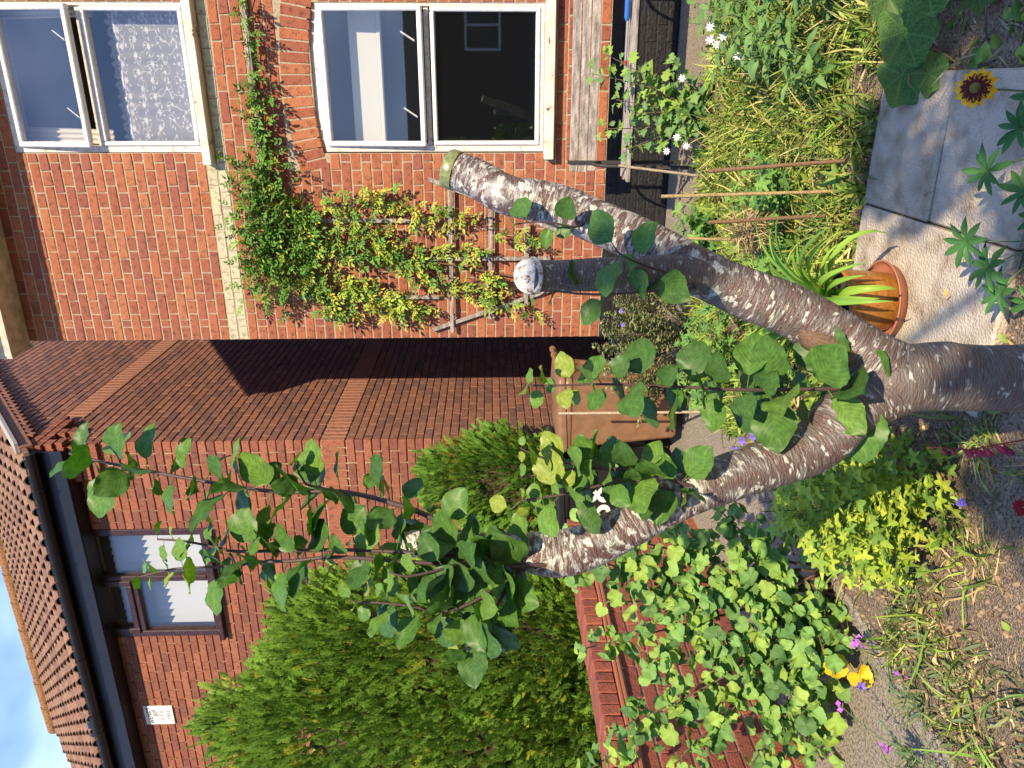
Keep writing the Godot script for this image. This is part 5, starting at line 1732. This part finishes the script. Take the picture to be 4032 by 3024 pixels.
	for e in [[-0.12, 0.12, 4.1], [0.06, 0.14, 4.05], [0.14, 0.1, 4.2], [-0.05, 0.16, 4.15]]:
		var tip := Vector3(e[0], e[1], e[2])
		leafy(Fh, [Fh.position, Fh.position.lerp(tip, 0.5) + Vector3(0, 0.03, 0), tip], 0.0022, 0.001, stem_g, 44, 0.042, [fern], fgm, {"from": 0.1, "gap": 0.0, "droop": 0.0, "taper": 0.6, "wild": 0.8})
	# star flowers by the bench
	var star := strip_leaf("star_petal", 0.15, 0.8, 0, 0.0, 0.2, 0.1, 5)
	var wm := leafmat("star_white", lin(0.78, 0.70, 0.72), Color(0.5, 0.5, 0.5), 0.5)
	var S := thing("star_flowers", "white star shaped flowers on thin stalks near the grey concrete edge", "flower", Vector3(2.05, 0.0, 2.1))
	for p in [[0.07, 0.36, 0.1], [0.02, 0.355, 0.1], [0.03, 0.30, 0.1], [0.0, 0.33, 0.12], [-0.05, 0.24, 0.15]]:
		bloom(S, "flower", Vector3(p[0], p[1], p[2]), Vector3(rf(-0.3, 0.3), 0.6, 0.9), 0.021, 8, star, wm, 0.15)
		var ss := MB.new()
		ss.tube([Vector3(rf(-0.03, 0.03), 0, 0), Vector3(p[0], p[1], p[2])], [0.0016, 0.001], 4)
		obj("stem", ss, stem_g, S)

func shrubs() -> void:
	var wood := rough("shrub_stem", lin(0.12, 0.09, 0.06), 0.85)
	# lobed leafed plants in front of the bench
	var ml := [strip_leaf("mum_a", 0.36, 0.62, 3, 0.42, 0.4, 0.5, 18), strip_leaf("mum_b", 0.33, 0.6, 3, 0.38, 0.2, 0.9, 18), strip_leaf("mum_c", 0.4, 0.65, 2.6, 0.4, 0.6, 0.2, 18)]
	var mg := [green("mum_g1", 0.19, 0.32, 0.085), green("mum_g2", 0.25, 0.38, 0.075), green("mum_g3", 0.14, 0.26, 0.09)]
	var star := strip_leaf("star_petal", 0.15, 0.8, 0, 0.0, 0.2, 0.1, 5)
	var wm := leafmat("star_white", lin(0.78, 0.70, 0.72), Color(0.5, 0.5, 0.5), 0.5)
	var C := thing("chrysanthemum", "bushy plant of lobed green leaves in front of the bench", "plant", Vector3(1.72, -0.02, 1.05))
	for e in [[1.95, 0.70, 0.8], [2.06, 0.62, 0.8], [1.80, 0.55, 0.85], [1.63, 0.63, 0.85], [1.50, 0.50, 0.9], [1.72, 0.45, 0.95], [1.9, 0.4, 0.95], [1.55, 0.3, 1.0], [2.0, 0.25, 1.0], [1.66, 0.2, 1.1]]:
		var t := Vector3(e[0], e[1], e[2])
		leafy(C, [C.position + Vector3(rf(-0.06, 0.06), 0, rf(-0.04, 0.04)), C.position.lerp(t, 0.5) + Vector3(rf(-0.03, 0.03), 0, 0), t], 0.005, 0.002, wood, 24, 0.115, ml, mg, {"from": 0.2, "droop": 0.25, "wild": 0.8, "taper": 0.4})
	for p in [[-0.12, 0.25, 0.12], [-0.17, 0.19, 0.12], [0.2, 0.24, 0.1], [-0.2, 0.3, 0.1]]:
		bloom(C, "flower", Vector3(p[0], p[1], p[2]), Vector3(rf(-0.3, 0.3), 0.5, 0.9), 0.023, 9, star, wm, 0.15)
	# golden plant under the left limb
	var gl := [round_leaf("gold_a", 5, 0.38, 10, 0.10, 0.3, 40), round_leaf("gold_b", 5, 0.34, 10, 0.12, -0.2, 40, 1.0)]
	var gg := [green("gold_1", 0.34, 0.45, 0.05, Color(0.6, 0.7, 0.1)), green("gold_2", 0.42, 0.50, 0.06, Color(0.6, 0.7, 0.1)), green("gold_3", 0.24, 0.36, 0.05, Color(0.5, 0.65, 0.1))]
	var G := thing("golden_plant", "bushy plant of bright yellow-green cut leaves under the left limb", "plant", Vector3(0.72, 0.0, 3.86))
	for k in 22:
		var a := rf(0, TAU)
		var rr := sqrt(rf(0, 1))
		var e := G.position + Vector3(cos(a) * 0.2 * rr - 0.03, 0.46 * (1.0 - rr * rr * 0.55) + rf(-0.03, 0.03), sin(a) * 0.17 * rr)
		leafy(G, [G.position + Vector3(rf(-0.04, 0.04), 0, rf(-0.04, 0.04)), G.position.lerp(e, 0.55) + Vector3(rf(-0.02, 0.02), 0, 0), e], 0.003, 0.0012, stem_mat(), 13, 0.055, gl, gg, {"from": 0.3, "droop": 0.35, "wild": 0.6, "taper": 0.3})
	var gx := [[], []]
	var gcol := [[], []]
	for k in 420:
		var a := rf(0, TAU)
		var rr := sqrt(rf(0, 1))
		var h := rf(0.15, 1.0)
		gx[k % 2].append(Transform3D(look_basis(Vector3(cos(a), rf(-0.3, 0.5), sin(a)), Vector3(0.2 + rf(-0.6, 0.6), 0.9, 0.4 + rf(-0.6, 0.6))).scaled_local(Vector3.ONE * rf(0.022, 0.05)), Vector3(cos(a) * 0.23 * rr - 0.03, 0.46 * (1.0 - rr * rr * 0.55) * h + 0.01, sin(a) * 0.2 * rr)))
		gcol[k % 2].append([Color(0.34, 0.45, 0.05), Color(0.24, 0.36, 0.05), Color(0.42, 0.5, 0.06), Color(0.16, 0.27, 0.045)][rng.randi() % 4] * rf(0.8, 1.15))
	for j in 2: multi("foliage", gl[j], gx[j], gcol[j], leafmat("gold_more", Color.WHITE, Color(0.6, 0.7, 0.1), 0.55), G)
	# hollyhock leaves at the right
	var hl := [round_leaf("holly_a", 5, 0.07, 27, 0.022, -0.12, 54), round_leaf("holly_b", 5, 0.1, 27, 0.025, -0.3, 54, 2.0)]
	var hg := [green("holly_1", 0.11, 0.2, 0.055), green("holly_2", 0.12, 0.24, 0.05)]
	for r in 2:
		if hg[r].albedo_texture == null: hg[r].albedo_texture = palm_picture()
	var Hh := thing("hollyhock", "large round toothed leaves lying beside the right edge of the slab", "plant", Vector3(2.15, 0.0, 3.5))
	for q in [[2.1, 0.14, 3.42, 0.17, 0.0, 0], [1.97, 0.08, 3.30, 0.17, 0.5, 1], [1.94, 0.05, 3.42, 0.11, 0.9, 1], [2.2, 0.1, 3.2, 0.15, 0.2, 0], [2.25, 0.2, 3.6, 0.19, -0.3, 0], [2.12, 0.06, 3.62, 0.09, 1.2, 1]]:
		var o := obj("leaf", hl[q[5]], hg[rng.randi() % 2], Hh)
		o.transform = Transform3D(look_basis(Vector3(-0.8 + q[4] * 0.5, -0.25, 0.3 + q[4] * 0.4), Vector3(-0.1, 0.85, 0.45)).scaled_local(Vector3.ONE * q[3] * 1.1), Vector3(q[0], q[1], q[2]) - Hh.position)
	# strap leaves in the pot and behind the trunk
	var sg := [green("strap_1", 0.2, 0.37, 0.05, Color(0.5, 0.7, 0.2), 0.4), green("strap_2", 0.26, 0.43, 0.055, Color(0.5, 0.7, 0.2), 0.4), green("strap_3", 0.13, 0.27, 0.045, Color(0.5, 0.7, 0.2), 0.4)]
	strap_plant("agapanthus", "strap leaved plant arching out of the ochre glazed pot", Vector3(1.225, 0.165, 3.45), 46, 0.24, 0.5, 0.0165, sg, 1.25)
	strap_plant("day_lily", "clump of yellow-green strap leaves behind the old bark wound", Vector3(1.0, 0.0, 2.95), 26, 0.3, 0.5, 0.015, [green("lily_1", 0.28, 0.36, 0.05), green("lily_2", 0.2, 0.31, 0.05)])
	# small leaved evergreen by the house corner
	var hv := [[], []]
	var hc := [[], []]
	var tiny := strip_leaf("tiny_leaf", 0.3, 0.75, 0, 0.0, 0.3, 0.3, 4)
	var E := thing("hebe", "dense grey-green small leaved shrub before the black house base", "shrub", Vector3(0.36, -0.02, 1.12))
	for k in 120:
		var a := rf(0, TAU)
		var rr := sqrt(rf(0, 1))
		var tip := Vector3(cos(a) * 0.58 * rr - 0.05, 0.64 * (1.0 - rr * rr * 0.5) * rf(0.75, 1.1), sin(a) * 0.33 * rr)
		var m := MB.new()
		m.tube([tip * 0.1, tip * 0.6 + Vector3(0, 0.02, 0), tip], [0.004, 0.003, 0.0015], 4)
		if k < 40: obj("twig", m, wood, E)
		for q in 60:
			var t := 1.0 - pow(rf(0, 1), 1.4) * 0.55
			var b := rf(0, TAU)
			var d := Vector3(cos(b), rf(0.1, 0.8), sin(b))
			hv[q % 2].append(Transform3D(look_basis(d, Vector3.UP).scaled_local(Vector3.ONE * rf(0.022, 0.034)), tip * t + d * 0.004))
			hc[q % 2].append(Color(0.23, 0.28, 0.11) * rf(0.7, 1.3) if rng.randf() < 0.85 else Color(0.36, 0.28, 0.15))
	multi("foliage", tiny, hv[0] + hv[1], hc[0] + hc[1], leafmat("hebe_leaf", Color.WHITE, Color(0.3, 0.35, 0.12), 0.5), E)
	var vb := leafmat("bell_blue", lin(0.19, 0.13, 0.55), Color(0.2, 0.15, 0.5), 0.5)
	for p in [[0.2, 0.53, 0.1], [0.12, 0.52, 0.13]]: bloom(E, "flower", Vector3(p[0], p[1], p[2]), Vector3(0.2, 0.5, 0.8), 0.016, 5, strip_leaf("bell_petal", 0.3, 0.8, 0, 0.0, 0.3, 0.3, 6), vb, 0.5)
	# feathery and cut leaved plants between the limbs
	var cut := [round_leaf("cut_a", 7, 0.42, 14, 0.12, 0.2, 44), round_leaf("cut_b", 5, 0.4, 15, 0.1, -0.3, 44, 2.0)]
	var cg := [green("cut_1", 0.14, 0.29, 0.06), green("cut_2", 0.2, 0.36, 0.07), green("cut_3", 0.1, 0.22, 0.06)]
	var spots := [[0.55, 2.1, 0.34, 0.24, "cut leaved green plant behind the upright plum shoot"], [0.95, 2.2, 0.28, 0.2, "cut leaved green plant behind the right limb"], [1.2, 2.6, 0.2, 0.18, "cut leaved plant behind the strap leaves of the pot"], [0.3, 1.9, 0.24, 0.2, "cut leaved plant beside the violet bellflowers"], [1.47, 2.55, 0.25, 0.2, "light green cut leaved plant among the bamboo canes"], [1.1, 1.5, 0.28, 0.2, "cut leaved plant under the leaning limb near the concrete path"], [0.72, 2.75, 0.2, 0.16, "low cut leaved plant near the crotch of the tree"]]
	for s in spots:
		var F := thing("cranesbill", s[4], "plant", Vector3(s[0], 0.0, s[1]), "cut leaved plants in the bed")
		for k in 9:
			var a := rf(0, TAU)
			var e := F.position + Vector3(cos(a) * s[3] * rf(0.2, 1), s[2] * rf(0.6, 1.05), sin(a) * s[3] * rf(0.2, 1))
			leafy(F, [F.position, F.position.lerp(e, 0.5) + Vector3(0, 0.03, 0), e], 0.0025, 0.0012, stem_mat(), 9, 0.068, cut, cg, {"from": 0.3, "droop": 0.2, "wild": 0.5})
	# lance leaved plants towards the right of the bed
	var lance := [strip_leaf("lance_a", 0.12, 0.85, 0, 0.0, 0.4, 0.6, 8), strip_leaf("lance_b", 0.15, 0.8, 0, 0.0, 0.2, 1.1, 8)]
	var ag := [green("lance_1", 0.1, 0.21, 0.06), green("lance_2", 0.135, 0.26, 0.06), green("lance_3", 0.17, 0.29, 0.085)]
	var n := 0
	for s in [[2.3, 1.75], [2.12, 2.05], [2.28, 2.4], [2.05, 2.45], [2.2, 2.8], [2.35, 2.95], [1.95, 2.8], [1.98, 2.2]]:
		var A := thing("aster", ["lance leaved plant nearest the star flowers", "lance leaved plant at the top edge of the frame", "tall lance leaved plant beside the hollyhock", "lance leaved plant amid yellowing grass", "dark lance leaved plant just behind the hollyhock leaves", "lance leaved plant furthest into the corner of the bed", "small lance leaved plant behind the slab corner", "upright lance leaved plant behind the first canes"][n], "plant", Vector3(s[0], 0.0, s[1]), "lance leaved plants at the right of the bed")
		n += 1
		for k in 6:
			var e := A.position + Vector3(rf(-0.12, 0.12), rf(0.18, 0.42), rf(-0.1, 0.12))
			leafy(A, [A.position + Vector3(rf(-0.03, 0.03), 0, rf(-0.03, 0.03)), A.position.lerp(e, 0.5), e], 0.003, 0.0015, stem_mat(), 10, 0.11, lance, ag, {"from": 0.1, "droop": 0.1, "taper": 0.3, "gap": 0.05})

func palm_picture() -> ImageTexture:
	# veins fanning out from the stalk of a round leaf: u runs round it, v from the stalk to the rim
	if texs.has("palm"): return texs["palm"]
	var s := 256
	var f := FastNoiseLite.new()
	f.seed = 8; f.frequency = 0.03; f.fractal_octaves = 4
	var im := Image.create(s, s, false, Image.FORMAT_RGB8)
	for y in s:
		var v := y / float(s)
		for x in s:
			var u := x / float(s)
			var best := 9.0
			for k in 7:
				var d := absf(wrapf(u - k / 7.0, -0.5, 0.5))
				best = minf(best, d * 120.0 * (0.3 + v))
				for q in 5:
					var st := 0.15 + q * 0.17
					if v > st: best = minf(best, absf(d - (v - st) * 0.16) * 150.0 + 0.35)
			var g := 0.8 + 0.22 * f.get_noise_2d(x * 2.0, y * 2.0) + clampf(1.0 - best, 0, 1) * 0.3
			im.set_pixel(x, y, Color(clampf(g, 0, 1), clampf(g, 0, 1), clampf(g * 0.95, 0, 1)))
	texs["palm"] = ImageTexture.create_from_image(im)
	return texs["palm"]

func stem_mat() -> StandardMaterial3D: return rough("green_stem", lin(0.09, 0.15, 0.04), 0.6)

func scatter(called: String, m: Mesh, n: int, area: Callable, cs: Array, lo: float, hi: float, up: float, mat: Material, tries := 4) -> void:
	var xf := []
	var cl := []
	for k in n:
		var p: Vector3 = area.call()
		if p.y < -50.0: continue
		var d := Vector3(rf(-1, 1), up * rf(0.4, 1.4), rf(-1, 1))
		xf.append(Transform3D(look_basis(d, Vector3(rf(-1, 1), 0.4, rf(-1, 1))).scaled_local(Vector3.ONE * rf(lo, hi)), p))
		cl.append(cs[rng.randi() % cs.size()] * rf(0.7, 1.3))
	multi(called, m, xf, cl, mat)

func blocked(x: float, z: float) -> bool:
	return (x > 1.02 and x < 1.93 and z > 3.13 and z < 4.0)

func ground_cover() -> void:
	var nz := FastNoiseLite.new()
	nz.seed = 41; nz.frequency = 2.2
	var back := func() -> Vector3:
		for k in 6:
			var x := rf(0.1, 2.75)
			var z := rf(0.98, 3.16)
			if blocked(x, z) or nz.get_noise_2d(x, z) < -0.25: continue
			return Vector3(x, bed_y(x, z), z)
		return Vector3(0, -99, 0)
	var lush := func() -> Vector3:
		for k in 6:
			var x := rf(1.3, 2.75)
			var z := rf(1.3, 3.17)
			if blocked(x, z) or nz.get_noise_2d(x + 7.0, z) < -0.05: continue
			return Vector3(x, bed_y(x, z), z)
		return Vector3(0, -99, 0)
	var front := func() -> Vector3:
		for k in 6:
			var x := rf(0.06, 1.3)
			var z := rf(3.1, 5.1)
			if blocked(x, z) or nz.get_noise_2d(x, z + 3.0) < 0.12: continue
			return Vector3(x, bed_y(x, z), z)
		return Vector3(0, -99, 0)
	var side := func() -> Vector3:
		for k in 6:
			var x := rf(1.93, 2.8)
			var z := rf(2.9, 4.6)
			return Vector3(x, bed_y(x, z), z)
		return Vector3(0, -99, 0)
	var low := func() -> Vector3:
		var x := rf(-0.02, 0.5)
		var z := rf(3.75, 5.1)
		if nz.get_noise_2d(x * 2.0, z * 2.0 + 5.0) < -0.2: return Vector3(0, -99, 0)
		return Vector3(x, bed_y(x, z), z)
	var blade := strip_leaf("blade", 0.017, 0.55, 0, 0.0, 0.5, 1.1, 5)
	var oval := strip_leaf("oval", 0.26, 0.75, 0, 0.0, 0.3, 0.4, 5)
	var fm := leafmat("cover_leaf", Color.WHITE, Color(0.4, 0.5, 0.12), 0.6)
	var gc := [Color(0.16, 0.28, 0.05), Color(0.24, 0.35, 0.055), Color(0.33, 0.40, 0.08), Color(0.11, 0.2, 0.045)]
	var straw := [Color(0.48, 0.38, 0.2), Color(0.38, 0.29, 0.14), Color(0.55, 0.47, 0.28), Color(0.28, 0.2, 0.11)]
	scatter("grass", blade, 3200, back, gc + [Color(0.35, 0.36, 0.09)], 0.07, 0.2, 1.3, fm)
	scatter("grass", blade, 1700, lush, [Color(0.26, 0.33, 0.06), Color(0.2, 0.29, 0.05), Color(0.42, 0.4, 0.13)], 0.1, 0.24, 1.3, fm)
	scatter("dry_grass", blade, 2600, back, straw, 0.06, 0.2, 0.35, fm)
	scatter("ground_cover", oval, 4600, back, gc, 0.02, 0.05, 0.7, fm)
	scatter("ground_cover", round_leaf("cut_a", 7, 0.42, 14, 0.12, 0.2, 44), 1500, back, gc, 0.04, 0.09, 1.0, fm)
	scatter("ground_cover", oval, 800, front, gc, 0.015, 0.04, 0.6, fm)
	scatter("dry_grass", blade, 2200, front, straw, 0.04, 0.14, 0.2, fm)
	scatter("grass", blade, 600, front, gc, 0.06, 0.2, 0.8, fm)
	scatter("dry_grass", blade, 1500, side, straw, 0.06, 0.2, 0.15, fm)
	scatter("ground_cover", oval, 500, side, gc, 0.03, 0.07, 0.5, fm)
	scatter("dry_grass", blade, 900, low, straw, 0.04, 0.12, 0.25, fm)
	scatter("ground_cover", strip_leaf("wall_leaf", 0.07, 0.9, 0, 0.0, 0.4, 0.35, 6), 1300, low, [Color(0.15, 0.19, 0.09), Color(0.1, 0.15, 0.07), Color(0.2, 0.22, 0.1), Color(0.22, 0.17, 0.11)], 0.03, 0.075, 0.9, fm)
	# clods, stones and bits lying on the soil
	var clod := MB.new()
	var cr := []
	for i in 6:
		var row := PackedVector3Array()
		for j in 9:
			var th := TAU * (j % 8) / 8.0
			var ph := PI * i / 5.0
			var rr := 0.5 * (1.0 + 0.25 * sin(th * 3.0 + i * 2.0) + 0.15 * cos(th * 5.0 + i))
			row.append(Vector3(cos(th) * sin(ph) * rr, cos(ph) * rr * 0.7, sin(th) * sin(ph) * rr))
		cr.append(row)
	clod.sheet(cr, true, false, true)
	var all := func() -> Vector3:
		var x := rf(0.05, 2.7)
		var z := 3.0 + 2.2 * rf(0, 1) if x < 1.3 else rf(1.0, 4.6)
		if blocked(x, z): return Vector3(0, -99, 0)
		return Vector3(x, bed_y(x, z), z)
	var sm := rough("clods", Color.WHITE, 0.98, ntex("soil_tone", 81, 0.03, 6, [], []), 5.0, null, 0.0, true)
	scatter("soil_clods", clod.mesh(), 5200, all, [Color(0.36, 0.285, 0.2), Color(0.33, 0.26, 0.18), Color(0.4, 0.32, 0.23), Color(0.27, 0.21, 0.15)], 0.004, 0.022, 0.0, sm)
	scatter("stones", clod.mesh(), 130, all, [Color(0.38, 0.32, 0.25), Color(0.44, 0.38, 0.3), Color(0.3, 0.25, 0.2)], 0.008, 0.024, 0.0, sm)
	scatter("twig_litter", blade, 2200, all, [Color(0.3, 0.21, 0.13), Color(0.4, 0.31, 0.2), Color(0.5, 0.42, 0.28), Color(0.16, 0.11, 0.07)], 0.03, 0.1, 0.06, fm)
	scatter("leaf_litter", oval, 420, all, [Color(0.4, 0.26, 0.1), Color(0.3, 0.17, 0.08), Color(0.48, 0.36, 0.16)], 0.012, 0.035, 0.25, fm)
	# tuft of dry stalks tied among the canes
	var N := thing("dry_tuft", "tangled tuft of dry pale stalks among the bamboo canes", "dry plant", Vector3(1.30, 0.22, 2.6))
	var xf := []
	var cl := []
	for k in 260:
		var d := Vector3(rf(-1, 1), rf(-0.8, 1.0), rf(-1, 1))
		xf.append(Transform3D(look_basis(d, Vector3(rf(-1, 1), 0.3, rf(-1, 1))).scaled_local(Vector3.ONE * rf(0.06, 0.14)), Vector3(rf(-0.05, 0.05), rf(-0.06, 0.06), rf(-0.04, 0.04))))
		cl.append(straw[rng.randi() % 4])
	multi("stalks", blade, xf, cl, fm, N)
	var ds := MB.new()
	ds.tube([Vector3(0, -0.24, 0), Vector3(0.01, 0.05, 0)], [0.003, 0.002], 5)
	obj("stem", ds, rough("dry_stem", lin(0.3, 0.2, 0.1), 0.9), N)
	# fallen leaves, curled
	var fl := strip_leaf("fallen", 0.28, 0.8, 0, 0.0, 0.9, 0.8, 8)
	var spots := [[1.31, 0.012, 3.75, 0.055, lin(0.55, 0.36, 0.05), "yellow curled leaf lying on the paving slab below the pot"], [0.92, 0.02, 4.36, 0.06, lin(0.5, 0.2, 0.03), "orange brown leaf on the soil beside the red flower"], [0.5, 0.02, 4.02, 0.035, lin(0.55, 0.37, 0.14), "tan dry leaf on the soil left of the golden plant"], [0.38, 0.02, 3.98, 0.04, lin(0.5, 0.32, 0.12), "tan dry leaf on bare soil among the weeds"], [0.3, 0.02, 4.1, 0.045, lin(0.56, 0.4, 0.18), "pale curled leaf on the soil near the wallflowers"], [0.45, 0.02, 4.15, 0.035, lin(0.52, 0.34, 0.15), "small tan leaf on the open soil"]]
	for s in spots:
		var o := obj("fallen_leaf", fl, leafmat("fallen" + str(s[4]), s[4], Color(0.3, 0.2, 0.05), 0.6))
		o.transform = Transform3D(look_basis(Vector3(rf(-1, 1), 0.1, rf(-1, 1)), Vector3.UP).scaled_local(Vector3.ONE * s[3]), Vector3(s[0], s[1], s[2]))
		tag(o, s[5], "leaf", "fallen leaves")

func across_the_road() -> void:
	# what stands behind the camera: the house the windows mirror, and the shrub that shades the slabs
	var H := thing("brick_house", "dark brick house across the road seen only in the window panes", "house", Vector3(2.0, 0, 24.0))
	var m := MB.new()
	m.slab(Vector3(-14, -0.2, 0), Vector3(14, 5.2, 7))
	obj("wall", m, rough("far_brick", lin(0.10, 0.05, 0.035), 0.95), H)
	var r := MB.new()
	r.beam(Vector3(0, 5.0, -0.4), Vector3(0, 8.0, 3.5), 28.6, 0.2)
	r.beam(Vector3(0, 5.0, 7.4), Vector3(0, 8.0, 3.5), 28.6, 0.2)
	obj("roof", r, rough("far_tile", lin(0.045, 0.035, 0.03), 0.9), H)
	for x: float in [-9.0, -4.0, 1.0, 6.0, 11.0]:
		for y: float in [0.9, 3.2]:
			var w := MB.new()
			frame_bars(w, x, y, x + 1.7, y + 1.3, 0.09, -0.05, 0.01)
			w.slab(Vector3(x + 0.8, y + 0.09, -0.04), Vector3(x + 0.88, y + 1.21, 0.0))
			obj("window_frame", w, mats["white_frame"], H)
			var g := MB.new()
			g.slab(Vector3(x + 0.05, y + 0.05, -0.02), Vector3(x + 1.65, y + 1.25, 0.0))
			obj("window_pane", g, rough("far_glass", lin(0.03, 0.035, 0.04), 0.1), H)
	var T := thing("garden_tree", "leafy small tree behind the camera that dapples the paving slabs", "tree", Vector3(4.3, 0.0, 8.3))
	var tr := MB.new()
	tr.tube([Vector3(0, -0.1, 0), Vector3(0.05, 1.2, -0.1), Vector3(-0.1, 2.6, -0.2), Vector3(-0.3, 4.0, -0.5)], [0.09, 0.08, 0.05, 0.015], 10)
	obj("trunk", tr, mats["conifer_bark"], T)
	var lf := strip_leaf("oval", 0.26, 0.75, 0, 0.0, 0.3, 0.4, 5)
	var xf := []
	var cl := []
	# clumps towards the slabs (thin) and towards the foot of the plum (denser)
	var clumps := []
	for k in 64: clumps.append([Vector3(rf(1.5, 2.7), 0.0, rf(3.1, 4.2)) + SUN * rf(4.8, 6.2), rf(0.05, 0.13), 42])
	for k in 7: clumps.append([Vector3(1.35 + rf(-0.08, 0.08), rf(0.05, 0.36), 4.49) + SUN * rf(5.2, 6.0), rf(0.08, 0.13), 60])
	for k in 6: clumps.append([Vector3(rf(0.85, 1.2), 0.0, rf(4.05, 4.4)) + SUN * rf(5.2, 6.0), rf(0.08, 0.15), 60])
	for k in 3: clumps.append([Vector3(1.55, 0.98 + k * 0.1, 4.43) + SUN * rf(5.2, 6.0), 0.055, 40])
	for c in clumps:
		for q in c[2]:
			var d: Vector3 = Vector3(rf(-1, 1), rf(-1, 1), rf(-1, 1)).normalized() * c[1] * pow(rf(0, 1), 0.5)
			xf.append(Transform3D(look_basis(Vector3(rf(-1, 1), rf(-1, 0.4), rf(-1, 1)), Vector3(rf(-1, 1), 1, rf(-1, 1))).scaled_local(Vector3.ONE * rf(0.06, 0.09)), c[0] + d - T.position))
			cl.append(Color(0.06, 0.13, 0.03) * rf(0.7, 1.3))
		var b := MB.new()
		b.tube([Vector3(-0.05, 2.0, -0.15), (c[0] - T.position) * 0.5 + Vector3(-0.05, 1.2, -0.1), c[0] - T.position], [0.018, 0.012, 0.005], 5)
		obj("branch", b, mats["conifer_bark"], T)
	multi("crown", lf, xf, cl, leafmat("crown_leaf", Color.WHITE, Color(0.4, 0.5, 0.12), 0.5), T)

func _ready() -> void:
	rng.seed = 20240914
	# ---- camera, sky, sun, exposure ----
	cam = Camera3D.new()
	cam.name = "camera"
	var f := Vector3(-sin(YAW) * cos(PITCH), sin(PITCH), -cos(YAW) * cos(PITCH))
	var r := Vector3(cos(YAW), 0, -sin(YAW))
	var u := r.cross(f)
	var r2 := r * cos(ROLL) - u * sin(ROLL)
	var u2 := r * sin(ROLL) + u * cos(ROLL)
	cam.fov = 53.07
	cam.near = 0.05
	cam.far = 600.0
	add_child(cam)
	cam.transform = Transform3D(Basis(-u2, r2, -f), CAM)
	cam.current = true
	var env := Environment.new()
	env.background_mode = Environment.BG_SKY
	var sky := Sky.new()
	var sm := ProceduralSkyMaterial.new()
	sm.sky_top_color = Color(0.34, 0.52, 0.82)
	sm.sky_horizon_color = Color(0.74, 0.82, 0.93)
	sm.sky_curve = 0.2
	sm.ground_bottom_color = Color(0.2, 0.2, 0.18)
	sm.ground_horizon_color = Color(0.45, 0.47, 0.48)
	sm.sky_energy_multiplier = 1.0
	sm.sky_cover = ntex("clouds", 5, 0.011, 5, [Color(1, 1, 1, 0.0), Color(1, 1, 1, 0.12), Color(1, 1, 1, 0.5)], [0.25, 0.5, 0.8], 1024)
	sm.sky_cover_modulate = Color(0.8, 0.85, 0.92, 1.0)
	sm.sun_angle_max = 10.0
	sky.sky_material = sm
	env.sky = sky
	env.tonemap_mode = Environment.TONE_MAPPER_LINEAR
	env.tonemap_exposure = 1.75
	env.sdfgi_enabled = true
	env.ssao_enabled = true
	env.ssil_enabled = true
	var we := WorldEnvironment.new()
	we.name = "world_environment"
	we.environment = env
	add_child(we)
	var sun := DirectionalLight3D.new()
	sun.name = "sun"
	sun.light_energy = 1.5
	sun.light_color = Color(1.0, 0.91, 0.78)
	sun.light_angular_distance = 0.53
	sun.shadow_enabled = true
	add_child(sun)
	sun.look_at_from_position(SUN * 20.0, Vector3.ZERO)
	# ---- large structure ----
	house_right()
	house_left()
	grounds()
	garden_wall()
	# ---- objects ----
	wheelie_bin("brown wheelie bin with handle bar by the alley", lin(0.24, 0.135, 0.07), Vector3(-0.315, -0.075, 0.6), 0.0)
	var nb := wheelie_bin("black wheelie bin with white house number 88 stickers", lin(0.018, 0.019, 0.022), Vector3(-0.965, -0.075, 0.62), 0.0)
	digits(nb, "88", 0.2, 0.002, rough("white_sticker", lin(0.8, 0.8, 0.8), 0.5), Transform3D(Basis(Vector3.RIGHT, 0.085), Vector3(-0.06, 0.62, 0.243)))
	conifer("conifer", "large bright green conifer behind the low garden wall", [[Vector3(-1.72, 1.5, 1.5), Vector3(0.58, 1.32, 0.55)], [Vector3(-2.3, 1.65, 1.65), Vector3(0.76, 1.56, 0.65)]], 115.0, 0.09, Color(0.16, 0.30, 0.035))
	conifer("conifer", "conifer at the left with yellowish tips, partly outside the frame", [[Vector3(-3.25, 1.65, 1.85), Vector3(0.62, 1.62, 0.6)]], 105.0, 0.09, Color(0.18, 0.29, 0.035))
	conifer("conifer", "small rounded conifer tucked behind the black bin", [[Vector3(-1.22, 1.1, 0.12), Vector3(0.42, 0.85, 0.27)]], 160.0, 0.08, Color(0.13, 0.275, 0.035), 0.12)
	plaque()
	plum_tree()
	trellis()
	bench()
	canes()
	pot()
	vine()
	mallow()
	shrubs()
	flowers()
	ground_cover()
	across_the_road()
